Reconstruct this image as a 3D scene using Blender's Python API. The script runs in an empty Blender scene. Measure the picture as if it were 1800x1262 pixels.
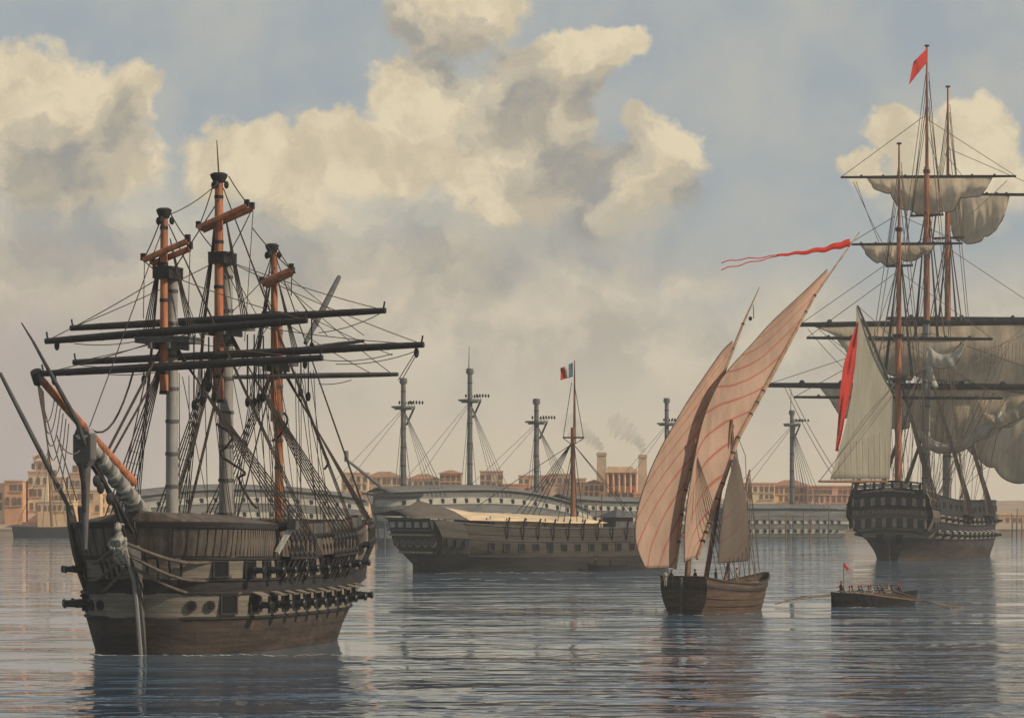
import bpy, bmesh, math, random
from mathutils import Vector, Matrix
random.seed(7)
C = bpy.context.scene
V = Vector
# ------------------------------------------------------------------ camera, sky, sun, exposure
FPX, CAMZ, HOR = 5000.0, 12.4, 885.0
cam_d = bpy.data.cameras.new('camera'); cam = bpy.data.objects.new('camera', cam_d)
C.collection.objects.link(cam); C.camera = cam
cam.location = (0, 0, CAMZ); cam.rotation_euler = (math.pi/2, 0, 0)
cam_d.sensor_width = 36; cam_d.lens = FPX/1800*36
cam_d.shift_y = (HOR-631)/1800; cam_d.clip_start = 1; cam_d.clip_end = 60000
SUN_AZ_X, SUN_AZ_Y, SUN_EL = 0.94, -0.34, math.radians(36)
sd = bpy.data.lights.new('sun', 'SUN'); sun = bpy.data.objects.new('sun', sd); C.collection.objects.link(sun)
sd.energy = 3.0; sd.angle = math.radians(0.6); sd.color = (1.0, 0.90, 0.76)
_dir = V((SUN_AZ_X*math.cos(SUN_EL), SUN_AZ_Y*math.cos(SUN_EL), math.sin(SUN_EL))).normalized()
sun.rotation_euler = _dir.to_track_quat('Z', 'Y').to_euler()
C.view_settings.view_transform = 'Standard'; C.view_settings.look = 'None'
C.view_settings.exposure = 0.18; C.view_settings.gamma = 1.0
C.cycles.use_denoising = True
C.cycles.max_bounces = 6; C.cycles.volume_bounces = 0; C.cycles.transparent_max_bounces = 8

def lin(r, g, b):
    f = lambda c: (c/255/12.92 if c/255 <= .04045 else ((c/255+.055)/1.055)**2.4)
    return (f(r), f(g), f(b))

class NT:
    def __init__(s, tree): s.t = tree; s.n = tree.nodes; s.l = tree.links
    def new(s, typ, **kw):
        n = s.n.new(typ)
        for k, v in kw.items(): setattr(n, k, v)
        return n
    def put(s, sock, val):
        if hasattr(val, 'is_linked') or isinstance(val, bpy.types.NodeSocket): s.l.new(val, sock)
        else: sock.default_value = val
    def math(s, op, a, b=None, c=None, clamp=False):
        n = s.new('ShaderNodeMath', operation=op); n.use_clamp = clamp
        s.put(n.inputs[0], a)
        if b is not None: s.put(n.inputs[1], b)
        if c is not None: s.put(n.inputs[2], c)
        return n.outputs[0]
    def vmath(s, op, a, b=None):
        n = s.new('ShaderNodeVectorMath', operation=op); s.put(n.inputs[0], a)
        if b is not None: s.put(n.inputs[1], b)
        return n.outputs['Value'] if op in ('LENGTH', 'DOT_PRODUCT') else n.outputs[0]
    def mix(s, f, a, b):
        n = s.new('ShaderNodeMix', data_type='RGBA'); s.put(n.inputs[0], f)
        s.put(n.inputs[6], a if not isinstance(a, tuple) else (*a[:3], 1)); s.put(n.inputs[7], b if not isinstance(b, tuple) else (*b[:3], 1))
        return n.outputs[2]
    def noise(s, vec, scale, detail=4, rough=.55, out=0, dist=0.0):
        n = s.new('ShaderNodeTexNoise'); s.l.new(vec, n.inputs['Vector'])
        n.inputs['Scale'].default_value = scale; n.inputs['Detail'].default_value = detail
        n.inputs['Roughness'].default_value = rough; n.inputs['Distortion'].default_value = dist
        return n.outputs[out]
    def smooth(s, x, a, b):
        n = s.new('ShaderNodeMapRange'); n.interpolation_type = 'SMOOTHSTEP'
        s.put(n.inputs[0], x); n.inputs[1].default_value = a; n.inputs[2].default_value = b
        return n.outputs[0]

# ---- sky: Nishita air with procedural cumulus, by direction (units: hundredths of the view field)
W = bpy.data.worlds.new('World'); C.world = W; W.use_nodes = True
w = NT(W.node_tree); w.n.clear()
out = w.new('ShaderNodeOutputWorld'); bg = w.new('ShaderNodeBackground'); bg.inputs[1].default_value = 0.1
w.l.new(bg.outputs[0], out.inputs[0])
sky = w.new('ShaderNodeTexSky', sky_type='NISHITA'); sky.sun_disc = False
sky.sun_elevation = SUN_EL; sky.sun_rotation = math.atan2(SUN_AZ_X, SUN_AZ_Y)
tc = w.new('ShaderNodeTexCoord'); sep = w.new('ShaderNodeSeparateXYZ'); w.l.new(tc.outputs['Generated'], sep.inputs[0])
ay = w.math('MAXIMUM', w.math('ABSOLUTE', sep.outputs[1]), .08)
sx = w.math('MULTIPLY_ADD', w.math('DIVIDE', sep.outputs[0], ay), 50, 9.0)
sy = w.math('MULTIPLY_ADD', w.math('DIVIDE', sep.outputs[2], ay), -50, 8.85)
cmb = w.new('ShaderNodeCombineXYZ'); w.l.new(sx, cmb.inputs[0]); w.l.new(sy, cmb.inputs[1]); P0 = cmb.outputs[0]
warp = w.vmath('SUBTRACT', w.noise(P0, .8, 7, .58, out=1), (.5, .5, .5))
warp2 = w.vmath('SUBTRACT', w.noise(P0, .22, 2, .5, out=1), (.5, .5, .5))
def scaled(v, k):
    n = w.new('ShaderNodeVectorMath', operation='SCALE'); w.l.new(v, n.inputs[0]); n.inputs['Scale'].default_value = k; return n.outputs[0]
P1 = w.vmath('ADD', P0, w.vmath('ADD', scaled(warp, 1.5), scaled(warp2, 1.6)))
def blobs(Pv, lst):
    acc = None
    for (x, y, rx, ry) in lst:
        d = w.vmath('LENGTH', w.vmath('MULTIPLY', w.vmath('SUBTRACT', Pv, (x, y, 0)), (1/rx, 1/ry, 0)))
        f = w.math('SUBTRACT', 1.0, d)
        if acc is None: acc = f
        else:
            n = w.new('ShaderNodeMath', operation='SMOOTH_MAX'); w.l.new(acc, n.inputs[0]); w.l.new(f, n.inputs[1]); n.inputs[2].default_value = .25; acc = n.outputs[0]
    return acc
CL = [(.6, 1.9, 1.7, 1.2), (2.1, 1.9, .85, .9), (1.2, 3.2, 1.9, 1.5), (4.1, 3.1, 1.25, .95), (8.1, .0, 1.25, 1.2), (7.5, 1.7, 1.0, .9),
      (9.8, 1.25, 1.2, .75), (9.2, 2.2, 1.4, 1.2), (6.9, 2.9, 1.4, 1.0), (9.0, 3.6, 2.2, 1.5), (10.6, 4.0, 1.4, 1.0), (6.5, 4.5, 3.2, 1.4),
      (2.6, 4.9, 4, 1.6), (5.4, 3.6, 1.3, .9), (6.0, 2.6, .8, .7), (10.6, .95, .7, .5), (15.2, 3.0, .5, .35), (17.3, 2.3, .75, .75), (16.0, 2.55, .7, .55), (17.2, 3.2, 1.8, .9), (9.2, 5.6, 4.0, 1.1), (11.3, 3.6, 1.1, .9), (12.0, 5.0, 1.8, .9), (11.6, 2.9, .9, .8), (4.6, 2.9, 1.2, .8)]
SH = [(2.0, 2.4, .75, .8), (.9, 3.1, 1.2, .9), (8.3, .9, .9, .7), (9.0, 2.1, 1.1, .75), (10.3, 1.9, .8, .55), (10.1, 2.9, 1.3, .9), (7.5, 4.4, 1.1, .75), (10.6, 4.3, 1.5, .7),
      (9.2, 5.1, 1.3, .6), (5.0, 4.3, 1.3, .7), (7.0, .3, .7, .6), (1.2, 4.2, 1.4, .7), (11.9, 3.7, .9, .5)]
cf = blobs(P1, CL); sf = blobs(P1, SH)
puff = w.math('SUBTRACT', w.noise(P0, 2.0, 8, .62), .5)
edge = w.math('MULTIPLY_ADD', w.smooth(sy, 2.6, 4.6), .85, .18)          # crisp tops, dissolving undersides
cmask = w.math('DIVIDE', w.math('SUBTRACT', w.math('MULTIPLY_ADD', puff, .42, cf), .03), edge, clamp=True)
low = w.smooth(w.math('MULTIPLY_ADD', w.math('SUBTRACT', w.noise(P0, .3, 4, .55), .5), 3.0, w.math('ADD', sy, w.math('MULTIPLY_ADD', w.smooth(sx, 9.0, 13.0), -1.6, 1.0))), 3.2, 6.2)   # thin veil towards the horizon
cmask = w.math('MAXIMUM', cmask, w.math('MULTIPLY', low, .94), clamp=True)
sx_ = w.math('ADD', sf, w.math('MULTIPLY', w.math('SUBTRACT', w.noise(P1, .7, 9, .6), .5), 2.1))
smask = w.math('ADD', w.math('MULTIPLY', w.smooth(sx_, -.15, .12), .45), w.math('MULTIPLY', w.smooth(sx_, .15, .55), .5))
K = 10.0
def k(c, m=1.0): return tuple(v*K*m for v in lin(*c))
air = w.mix(.92, sky.outputs[0], k((149, 159, 165)))
air = w.mix(w.smooth(w.noise(P0, .4, 5, .55), .3, .72), air, k((173, 174, 168)))
air = w.mix(w.smooth(sy, -.3, -7), air, k((116, 132, 148)))               # deeper blue overhead
lit = w.mix(w.smooth(w.noise(P1, .9, 8, .62), .38, .64), k((220, 205, 174)), k((196, 183, 156)))
shade = w.mix(w.smooth(w.noise(P1, 1.1, 8, .62), .36, .66), k((168, 160, 144)), k((141, 141, 138)))
cloud = w.mix(smask, lit, shade)
mauve = w.mix(w.smooth(sx, 1, 9), k((176, 161, 157)), k((216, 203, 176)))
mauve = w.mix(w.math('MULTIPLY', w.smooth(w.noise(P0, .35, 6, .6), .4, .7), .75), mauve, k((188, 174, 162)))
mauve = w.mix(w.math('MULTIPLY', w.smooth(sy, 6.2, 8.8), w.smooth(sx, 1, 6)), mauve, k((220, 200, 168)))
veil = w.mix(w.smooth(w.noise(P1, .5, 8, .64), .38, .6), k((172, 165, 151)), mauve)
veil = w.mix(w.smooth(sy, 5.5, 7.8), veil, mauve)
cloud = w.mix(w.math('MULTIPLY', w.smooth(sy, 3.4, 6.4), .9), cloud, veil)
col = w.mix(cmask, air, cloud)
w.l.new(col, bg.inputs[0])

# ------------------------------------------------------------------ materials
MATS = {}
def mat(name, rgb, rough=.75, var=.25, scale=1.0, stretch=(1, 1, 1), bump=.0, spec=.3, stripe=None, transl=0.0, streak=0.0, streak_rgb=(196, 184, 160)):
    m = bpy.data.materials.new(name); m.use_nodes = True; t = NT(m.node_tree)
    b = t.n['Principled BSDF']; c = lin(*rgb)
    tcn = t.new('ShaderNodeTexCoord'); mp = t.new('ShaderNodeMapping'); mp.inputs['Scale'].default_value = stretch
    t.l.new(tcn.outputs['Object'], mp.inputs[0])
    n1 = t.noise(mp.outputs[0], scale, 6, .65)
    f = t.smooth(n1, .28, .72)
    hi = tuple(min(1, v*(1+var)) for v in c); lo = tuple(v*(1-var) for v in c)
    col = t.mix(f, lo, hi)
    if stripe:
        sc, axis, w0, rgb2, amt = stripe
        sp = t.new('ShaderNodeSeparateXYZ'); t.l.new(tcn.outputs['Object'], sp.inputs[0])
        fr = t.math('FRACT', t.math('MULTIPLY', sp.outputs[axis], sc))
        s_ = t.math('MULTIPLY', t.math('LESS_THAN', fr, w0), amt)
        col = t.mix(s_, col, lin(*rgb2))
    if streak:                                             # worn patches and salt runs down the planking
        m2 = t.new('ShaderNodeMapping'); m2.inputs['Scale'].default_value = (1.1, 1.1, .16); t.l.new(tcn.outputs['Object'], m2.inputs[0])
        col = t.mix(t.math('MULTIPLY', t.smooth(t.noise(m2.outputs[0], 1.3, 7, .68), .55, .8), streak), col, lin(*streak_rgb))
    t.l.new(col, b.inputs['Base Color'])
    b.inputs['Roughness'].default_value = rough; b.inputs['Specular IOR Level'].default_value = spec
    if bump:
        bn = t.new('ShaderNodeBump'); bn.inputs['Strength'].default_value = bump; bn.inputs['Distance'].default_value = .15
        t.l.new(t.noise(mp.outputs[0], scale*4, 4, .6), bn.inputs['Height']); t.l.new(bn.outputs[0], b.inputs['Normal'])
    if transl:
        tr = t.new('ShaderNodeBsdfTranslucent'); t.l.new(col, tr.inputs[0]); mx = t.new('ShaderNodeMixShader'); mx.inputs[0].default_value = transl
        t.l.new(b.outputs[0], mx.inputs[1]); t.l.new(tr.outputs[0], mx.inputs[2]); t.l.new(mx.outputs[0], t.n['Material Output'].inputs[0])
    MATS[name] = m; return m
WST = (.25, .25, 2.5)
M_under = mat('hull_brown', (70, 57, 47), .7, .5, .8, (.3, .3, 1.2), .3, stripe=(2.3, 2, .1, (34, 28, 24), .6), streak=.3, streak_rgb=(150, 128, 104))
M_black = mat('tarred_black', (48, 43, 39), .6, .35, .8, WST, .3, streak=.25, streak_rgb=(110, 98, 84))
M_strake = mat('weathered_strake', (130, 117, 100), .7, .3, .7, (.3, .3, 2.5), .25, stripe=(2.3, 2, .1, (70, 60, 50), .6), streak=.35, streak_rgb=(84, 72, 60))
M_bulw = mat('bulwark_planks', (100, 87, 74), .75, .4, .7, (2.2, 2.2, .3), .35, streak=.35, streak_rgb=(138, 122, 102))
M_deck = mat('deck_wood', (120, 104, 84), .8, .3, 1, (1, .2, 1), .2)
M_spar = mat('orange_spar', (176, 110, 74), .75, .45, 1.4, (1, 1, .12), .15, streak=.35, streak_rgb=(88, 62, 46))
M_grey = mat('grey_mast', (150, 143, 132), .7, .3, .9, (1, 1, .3), .15)
M_greyd = mat('dark_grey_wood', (92, 88, 82), .7, .35, .9, (1, 1, .3), .15)
M_yard = mat('black_spar', (50, 44, 39), .65, .5, 1.2, (1, .3, 1), .15, streak=.3, streak_rgb=(112, 98, 82))
M_rope = mat('tarred_rope', (62, 52, 44), .85, .3, 3)
M_ropel = mat('hemp_rope', (104, 88, 72), .85, .3, 3)
M_iron = mat('gun_iron', (34, 32, 31), .45, .3, 3, spec=.5)
M_hole = mat('port_dark', (22, 20, 19), .9, .2, 2)
M_white = mat('pale_paint', (186, 178, 162), .7, .3, 2.2, (1, 1, 1), .3)
M_sail = mat('grey_canvas', (236, 223, 203), .85, .2, .22, (1, 1, .35), .5, transl=.74, stripe=(.8, 1, .05, (160, 150, 134), .5), streak=.2, streak_rgb=(150, 138, 116))
M_saill = mat('pale_canvas', (205, 196, 174), .85, .12, .3, (1, 1, .3), .25, transl=.3)
M_red = mat('red_bunting', (222, 66, 44), .8, .15, 2, transl=.45)
M_blue = mat('blue_bunting', (96, 112, 132), .8, .15, 2, transl=.25)
M_whitef = mat('white_bunting', (205, 198, 182), .8, .1, 2, transl=.25)
M_yellow = mat('yellow_bunting', (200, 160, 80), .8, .15, 2)
M_hgrey = mat('hulk_grey', (112, 108, 99), .8, .3, .4, (.3, .3, 2), .2)  # far hulk colours are lightened to stand in for distance haze
M_hroof = mat('hulk_roof', (116, 110, 99), .8, .25, .5, (2, .3, 1), .2)
M_hlight = mat('hulk_pale_strake', (182, 171, 150), .8, .2, .5, (.3, .3, 2), .1)
M_dhull = mat('dark_hulk_planks', (70, 62, 51), .75, .35, .6, (.3, .3, 2.4), .3, stripe=(1.5, 2, .12, (50, 44, 37), .6), streak=.3, streak_rgb=(130, 116, 96))
M_dhullb = mat('hulk_black_bottom', (58, 50, 43), .7, .4, .6, (.3, .3, 2.4), .3)
M_fig = mat('worn_figurehead_paint', (158, 149, 134), .7, .5, 3.5, (1, 1, 1), .6, streak=.5, streak_rgb=(70, 60, 50))
M_awn = mat('awning_canvas', (224, 192, 150), .85, .2, .5, (.4, 1, 1), .2)
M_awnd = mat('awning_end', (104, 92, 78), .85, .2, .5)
M_fhull = mat('boat_planks', (92, 71, 53), .7, .45, 1.0, (.3, .3, 3), .3, stripe=(2.6, 2, .12, (52, 38, 28), .7), streak=.3, streak_rgb=(160, 138, 108))
M_pole = mat('brown_spar', (132, 92, 62), .65, .35, 1.2, (1, 1, .3), .1)
M_stone = mat('quay_stone', (176, 150, 118), .85, .2, .25, (1, 1, 1), .2)
M_hill = mat('hillside_earth', (176, 148, 118), .9, .25, .05)
M_win = mat('window_dark', (124, 98, 78), .6, .25, .6)
M_glass = mat('stern_glass', (30, 27, 25), .35, .3, 2, spec=.5)
M_carve = mat('stern_carving', (156, 138, 114), .7, .4, 1.6, (1, 1, 1), .5)
M_rust = mat('roof_tiles', (168, 120, 88), .85, .25, .5)
M_skin = mat('skin', (150, 108, 84), .6, .1, 4)
M_cloth1 = mat('white_shirt', (176, 164, 146), .9, .12, 3)
M_cloth2 = mat('dark_coat', (66, 54, 48), .9, .2, 3)
M_cloth3 = mat('blue_coat', (88, 98, 112), .9, .2, 3)
M_cap = mat('red_cap', (176, 66, 48), .9, .15, 3)
def wallmat(name, rgb): return mat(name, rgb, .9, .18, .22, (1, 1, .6), .15)
WALLS = [wallmat('ochre_plaster', (222, 186, 140)), wallmat('orange_plaster', (222, 164, 116)), wallmat('cream_plaster', (226, 202, 164)),
         wallmat('tan_plaster', (206, 176, 142)), wallmat('rose_plaster', (224, 172, 140))]

# ------------------------------------------------------------------ mesh helpers
class G:
    def __init__(s): s.v = []; s.f = []; s.m = []
    def vert(s, p): s.v.append(tuple(p)); return len(s.v)-1
    def face(s, idx, m=0): s.f.append(tuple(idx)); s.m.append(m)
    def tube(s, pts, r, n=6, m=0, cap=True):
        pts = [V(p) for p in pts]; N = len(pts)
        if not isinstance(r, (list, tuple)): r = [r]*N
        rings = []; ref = None
        for i in range(N):
            t = (pts[min(i+1, N-1)]-pts[max(i-1, 0)])
            if t.length < 1e-9: t = V((0, 0, 1))
            t.normalize()
            if ref is None: ref = V((0, 0, 1)) if abs(t.z) < .9 else V((1, 0, 0))
            a = ref - t*ref.dot(t)
            if a.length < 1e-6: a = t.orthogonal()
            a.normalize(); b = t.cross(a); ref = a
            rings.append([s.vert(pts[i]+(a*math.cos(2*math.pi*j/n)+b*math.sin(2*math.pi*j/n))*r[i]) for j in range(n)])
        for i in range(N-1):
            for j in range(n):
                s.face((rings[i][j], rings[i][(j+1) % n], rings[i+1][(j+1) % n], rings[i+1][j]), m)
        if cap: s.face(rings[0][::-1], m); s.face(rings[-1], m)
        return s
    def box(s, c, size, R=None, m=0):
        c = V(c); x, y, z = (d/2 for d in size); ids = []
        for dx in (-x, x):
            for dy in (-y, y):
                for dz in (-z, z):
                    p = V((dx, dy, dz)); p = (R @ p if R else p) + c; ids.append(s.vert(p))
        for f in ((0, 1, 3, 2), (4, 6, 7, 5), (0, 4, 5, 1), (2, 3, 7, 6), (0, 2, 6, 4), (1, 5, 7, 3)): s.face([ids[i] for i in f], m)
        return s
    def grid(s, rows, m=0, wrap=False):
        ids = [[s.vert(p) for p in r] for r in rows]
        for i in range(len(ids)-1):
            n = len(ids[i])
            for j in range(n if wrap else n-1):
                s.face((ids[i][j], ids[i][(j+1) % n], ids[i+1][(j+1) % n], ids[i+1][j]), m if not callable(m) else m(i, j))
        return ids
    def ball(s, c, r, sc=(1, 1, 1), n=8, m=0):
        c = V(c); rows = []
        for i in range(n+1):
            a = math.pi*i/n
            rows.append([c+V((r*sc[0]*math.sin(a)*math.cos(2*math.pi*j/n), r*sc[1]*math.sin(a)*math.sin(2*math.pi*j/n), r*sc[2]*math.cos(a))) for j in range(n)])
        s.grid(rows, m, True); return s
    def lathe(s, prof, c, n=12, m=0):
        c = V(c); s.grid([[c+V((r*math.cos(2*math.pi*j/n), r*math.sin(2*math.pi*j/n), z)) for j in range(n)] for r, z in prof], m, True); return s
def obj(name, g, mats, parent=None, smooth=True, label=None, thick=0, cat=None, group=None, kind=None, sharp=35, loc=None):
    me = bpy.data.meshes.new(name); me.from_pydata(g.v, [], g.f)
    if not isinstance(mats, (list, tuple)): mats = [mats]
    for m in mats: me.materials.append(m)
    me.polygons.foreach_set('material_index', g.m); me.validate(); me.update()
    bm = bmesh.new(); bm.from_mesh(me)
    bmesh.ops.remove_doubles(bm, verts=bm.verts, dist=1e-5)
    if not thick: bmesh.ops.recalc_face_normals(bm, faces=bm.faces)
    bm.to_mesh(me); bm.free()
    if smooth:
        me.polygons.foreach_set('use_smooth', [True]*len(me.polygons))
        me.set_sharp_from_angle(angle=math.radians(sharp))
    o = bpy.data.objects.new(name, me); C.collection.objects.link(o)
    if parent: o.parent = parent
    if loc is not None: o.location = loc
    if thick:
        md = o.modifiers.new('thickness', 'SOLIDIFY'); md.thickness = thick; md.offset = 0
    tag(o, label, cat, group, kind)
    return o
def tag(o, label=None, cat=None, group=None, kind=None):
    if label: o['label'] = label
    if cat: o['category'] = cat
    if group: o['group'] = group
    if kind: o['kind'] = kind
    return o
def empty(name, loc, rz, label, cat, group=None):
    o = bpy.data.objects.new(name, None); C.collection.objects.link(o); o.location = loc; o.rotation_euler = (0, 0, rz)
    o.empty_display_size = .5
    return tag(o, label, cat, group)
def P(px, py, D): return V(((px-900)/FPX*D, D, CAMZ-(py-HOR)/FPX*D))
def sag(a, b, k, n=8):
    a, b = V(a), V(b); d = (b-a).length*k
    return [a.lerp(b, i/n)-V((0, 0, d*4*(i/n)*(1-i/n))) for i in range(n+1)]
def at_poly(pl, t):
    t *= len(pl)-1; i = min(int(t), len(pl)-2); f = t-i
    p0, p1, p2, p3 = pl[max(i-1, 0)], pl[i], pl[i+1], pl[min(i+2, len(pl)-1)]
    return .5*((2*p1)+(p2-p0)*f+(2*p0-5*p1+4*p2-p3)*f*f+(3*p1-p0-3*p2+p3)*f**3)
def lerp(a, b, t): return a+(b-a)*t
def sst(t): t = max(0, min(1, t)); return t*t*(3-2*t)

class Frame:
    """local axes of a thing: x forward, y to port, z up; ray intersections give real 3-D points on its planes"""
    def __init__(s, name, px, D, fx, fy, label, cat, group=None):
        s.o = V(((px-900)/FPX*D, D, 0)); l = math.hypot(fx, fy); s.f = V((fx/l, fy/l, 0)); s.p = V((-s.f.y, s.f.x, 0))
        s.root = empty(name, s.o, math.atan2(s.f.y, s.f.x), label, cat, group)
    def loc(s, wp): d = V(wp)-s.o; return V((d.dot(s.f), d.dot(s.p), d.z))
    def wld(s, lp): return s.o+s.f*lp[0]+s.p*lp[1]+V((0, 0, lp[2]))
    def _ray(s, px, py): return V(((px-900)/FPX, 1, -(py-HOR)/FPX))
    def X(s, px, py, x):           # on the plane across the ship at x
        r = s._ray(px, py); c = V((0, 0, CAMZ)); t = (x-(c-s.o).dot(s.f))/r.dot(s.f); return s.loc(c+r*t)
    def Y(s, px, py, y=0):         # on the fore-and-aft plane
        r = s._ray(px, py); c = V((0, 0, CAMZ)); t = (y-(c-s.o).dot(s.p))/r.dot(s.p); return s.loc(c+r*t)
    def D(s, px, py, D): return s.loc(P(px, py, D))
    def pix(s, lp): q = s.wld(lp); return (900+q.x/q.y*FPX, HOR-(q.z-CAMZ)/q.y*FPX)

class Hull:
    def __init__(s, L, B, H, lb=(.34, .17), pw=(2.0, 2.0), ls=(.5, .3), ws=(.1, .74), sheer=(.8, 1.2), rake=(.12, .16), tumble=.12, stx=0.0):
        s.__dict__.update(L=L, B=B, H=H, lb=lb, pw=pw, ls=ls, ws=ws, sheer=sheer, rake=rake, tumble=tumble, stx=stx)
    def sh(s, u): return s.sheer[0]*max(0, 1-u/.45)**2 + s.sheer[1]*max(0, (u-.45)/.55)**2
    def pt(s, u, z, side=1):
        zt = max(0, min(1.15, z/s.H)); lb = lerp(*s.lb, zt); ls = lerp(*s.ls, zt)
        r = min(1, u/lb); wb = max(0, 1-(1-r)**s.pw[0])**(1/s.pw[1])
        wse = lerp(*s.ws, sst(zt*1.7)); v = min(1, (1-u)/ls); wst = wse+(1-wse)*math.sin(v*math.pi/2)
        mid = sst(r)
        sec = (.93+.07*sst(zt/.3) - s.tumble*max(0, zt-.35)**1.3*1.4*mid) if z >= 0 else .93+.12*z/3
        half = s.B/2*wb*wst*sec
        xb = s.rake[0]*z; xs = -s.L-s.rake[1]*max(0, z-s.H*.25)
        return V((lerp(xb, xs, u), half*side, z+s.sh(u)*zt))
    def frame(s, u, z, side):
        p = s.pt(u, z, side); t = (s.pt(max(0, u-.004), z, side)-s.pt(min(1, u+.004), z, side)); t.z = 0; t.normalize()
        n = V((0, 0, 1)).cross(t)*side; n.normalize()
        up = (s.pt(u, z+.3, side)-s.pt(u, z-.3, side)).normalized()
        R = Matrix((t, n, V((0, 0, 1)))).transposed()
        return p, t, n, R
    def mesh(s, zr, mats_idx, nu=44, tmi=None, u1=1.0, u0=0.0, deck=None, zbot=-2.0):
        g = G(); us = [u0+(u1-u0)*(.5-.5*math.cos(math.pi*(i/nu)))*1.0 for i in range(nu+1)]
        us = [lerp(a, u0+(u1-u0)*i/nu, .45) for i, a in enumerate(us)]
        z2 = []; mi = []
        for a, b, mm in zip(zr[:-1], zr[1:], mats_idx):
            kk = max(1, int((b-a)/1.0)); z2 += [a+(b-a)*j/kk for j in range(kk)]; mi += [mm]*kk
        z2.append(zr[-1])
        for side in (1, -1):
            g.grid([[s.pt(u, z, side) for z in z2] for u in us], lambda i, j: mi[j])
        if u1 >= 1.0:
            rows = []
            for z in z2:
                a = s.pt(1, z, 1); rows.append([V((a.x-.0*abs(t), a.y*t, a.z)) for t in (-1, -.6, -.2, .2, .6, 1)])
            g.grid(rows, (lambda i, j: mi[i]) if tmi is None else (lambda i, j: tmi))
        if deck is not None:
            dz, dm = deck
            g.grid([[V((s.pt(u, dz, 1).x, s.pt(u, dz, 1).y*t*.995, s.pt(u, dz, 1).z)) for t in (-1, 0, 1)] for u in us], dm)
        return g
def strake(h, z, u0, u1, r=.12, n=26, side=1, out_=.04):
    pts = []
    for i in range(n+1):
        p, t, nn, R = h.frame(lerp(u0, u1, i/n), z, side); pts.append(p+nn*out_)
    return G().tube(pts, r, 6)
def gun_port(h, u, z, side, wd, ht, parent, lid=True, frame_m=None, lid_m=None):
    p, t, n, R = h.frame(u, z, side)
    g = G(); g.box(p+n*.03, (wd, .12, ht), R, 0)
    fr = obj('gun_port', g, [M_hole], parent, False)
    f = G(); e = .13
    for dx, dz, sx_, sz_ in ((0, ht/2+e/2, wd+2*e, e), (0, -ht/2-e/2, wd+2*e, e), (wd/2+e/2, 0, e, ht), (-wd/2-e/2, 0, e, ht)):
        f.box(p+n*.06+R @ V((dx, 0, dz)), (sx_, .2, sz_), R)
    obj('port_frame', f, frame_m or M_black, fr, False)
    if lid:
        l = G(); R2 = R @ Matrix.Rotation(math.radians(68), 3, 'X')
        l.box(p+n*.45+V((0, 0, ht/2+.3)), (wd*.98, .1, ht*.95), R2); obj('port_lid', l, lid_m or M_black, fr, False)
    return p, t, n
def cannon(p, n, parent, ln=1.7, r=.26, up=0.0):
    d = (n+V((0, 0, up))).normalized(); q = p-V((0, 0, .08))
    g = G(); st = [(-.6, 1.25), (0, 1.15), (.35*ln, 1.05), (.36*ln, 1.15), (.42*ln, 1.15), (.43*ln, .98), (.86*ln, .82), (.88*ln, 1.12), (.96*ln, 1.16), (ln, .9), (ln, .55), (ln-.3, .5)]
    g.tube([q+d*a for a, b in st], [r*b for a, b in st], 10)
    return obj('cannon', g, M_iron, parent)
def shroud_set(fr, top, feet, parent, r=.055, rat=True, mat_=None, ratfrom=.08, ratto=.9, step=.7, stagger=None):
    """one mesh part per shroud, the ratlines of the set another part"""
    ropes = []
    for i, f in enumerate(feet):
        g = G(); g.tube([V(top)+V((0, 0, -.12*i)), V(f)], r, 5)
        g.ball(V(f), .26, (1, .6, 1), 6); g.ball(V(f).lerp(V(top), .035), .22, (1, .6, 1), 6)
        obj('shroud', g, mat_ or M_rope, parent); ropes.append((V(top)+V((0, 0, -.12*i)), V(f)))
    if rat and len(feet) > 1:
        g = G(); ln = (ropes[0][0]-ropes[0][1]).length; nn = int(ln/step)
        for j in range(nn):
            a = lerp(ratfrom, ratto, j/nn)
            pts = [q.lerp(t, a)+V((0, 0, -.05*(i % 2))) for i, (t, q) in enumerate(ropes)]
            g.tube(pts, .026, 4)
        obj('ratlines', g, mat_ or M_rope, parent)
def rope(name, pts, parent, r=.05, m=None, n=5):
    g = G(); g.tube(pts, r, n); return obj(name, g, m or M_rope, parent)
def yard(parent, a, b, r, m=None, name='yard', studs=True, ends=True):
    a, b = V(a), V(b); g = G(); n = 16
    g.tube([a.lerp(b, i/n) for i in range(n+1)], [r*(.55+.45*math.sin(math.pi*(.06+.88*i/n))**.6) for i in range(n+1)], 9)
    o = obj(name, g, m or M_yard, parent)
    if ends:
        for f in (.1, .22, .36, .46, .54, .64, .78, .9):
            q = G(); c = a.lerp(b, f); ax = (b-a).normalized(); q.tube([c-ax*.13, c+ax*.13], r*(.6+.45*math.sin(math.pi*(.06+.88*f))**.6), 9); obj('yard_band', q, M_iron, o)
        for e, o_ in ((a, b), (b, a)):
            q = G(); d = (e-o_).normalized(); q.tube([e-d*.3+V((0, 0, -.05)), e-d*.15+V((0, 0, r*1.2)), e-d*.1+V((0, 0, r*2.2))], r*.22, 6); obj('boom_iron', q, M_iron, o)
    return o
def top_platform(c, w_, parent, m=None, th=.35):
    g = G(); c = V(c)
    g.box(c, (w_*.8, w_, th)); g.box(c+V((0, 0, th/2+.08)), (w_*.84, w_*1.04, .16))
    for sy_ in (-1, 1): g.box(c+V((0, sy_*w_*.18, -th/2-.25)), (w_*.95, .28, .5))
    for sy_ in (-.48, -.24, 0, .24, .48):
        g.box(c+V((-w_*.38, sy_*w_, th/2+.45)), (.1, .1, .7))
    g.box(c+V((-w_*.38, 0, th/2+.8)), (.14, w_, .1))
    return obj('top_platform', g, m or M_greyd, parent, False)
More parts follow.
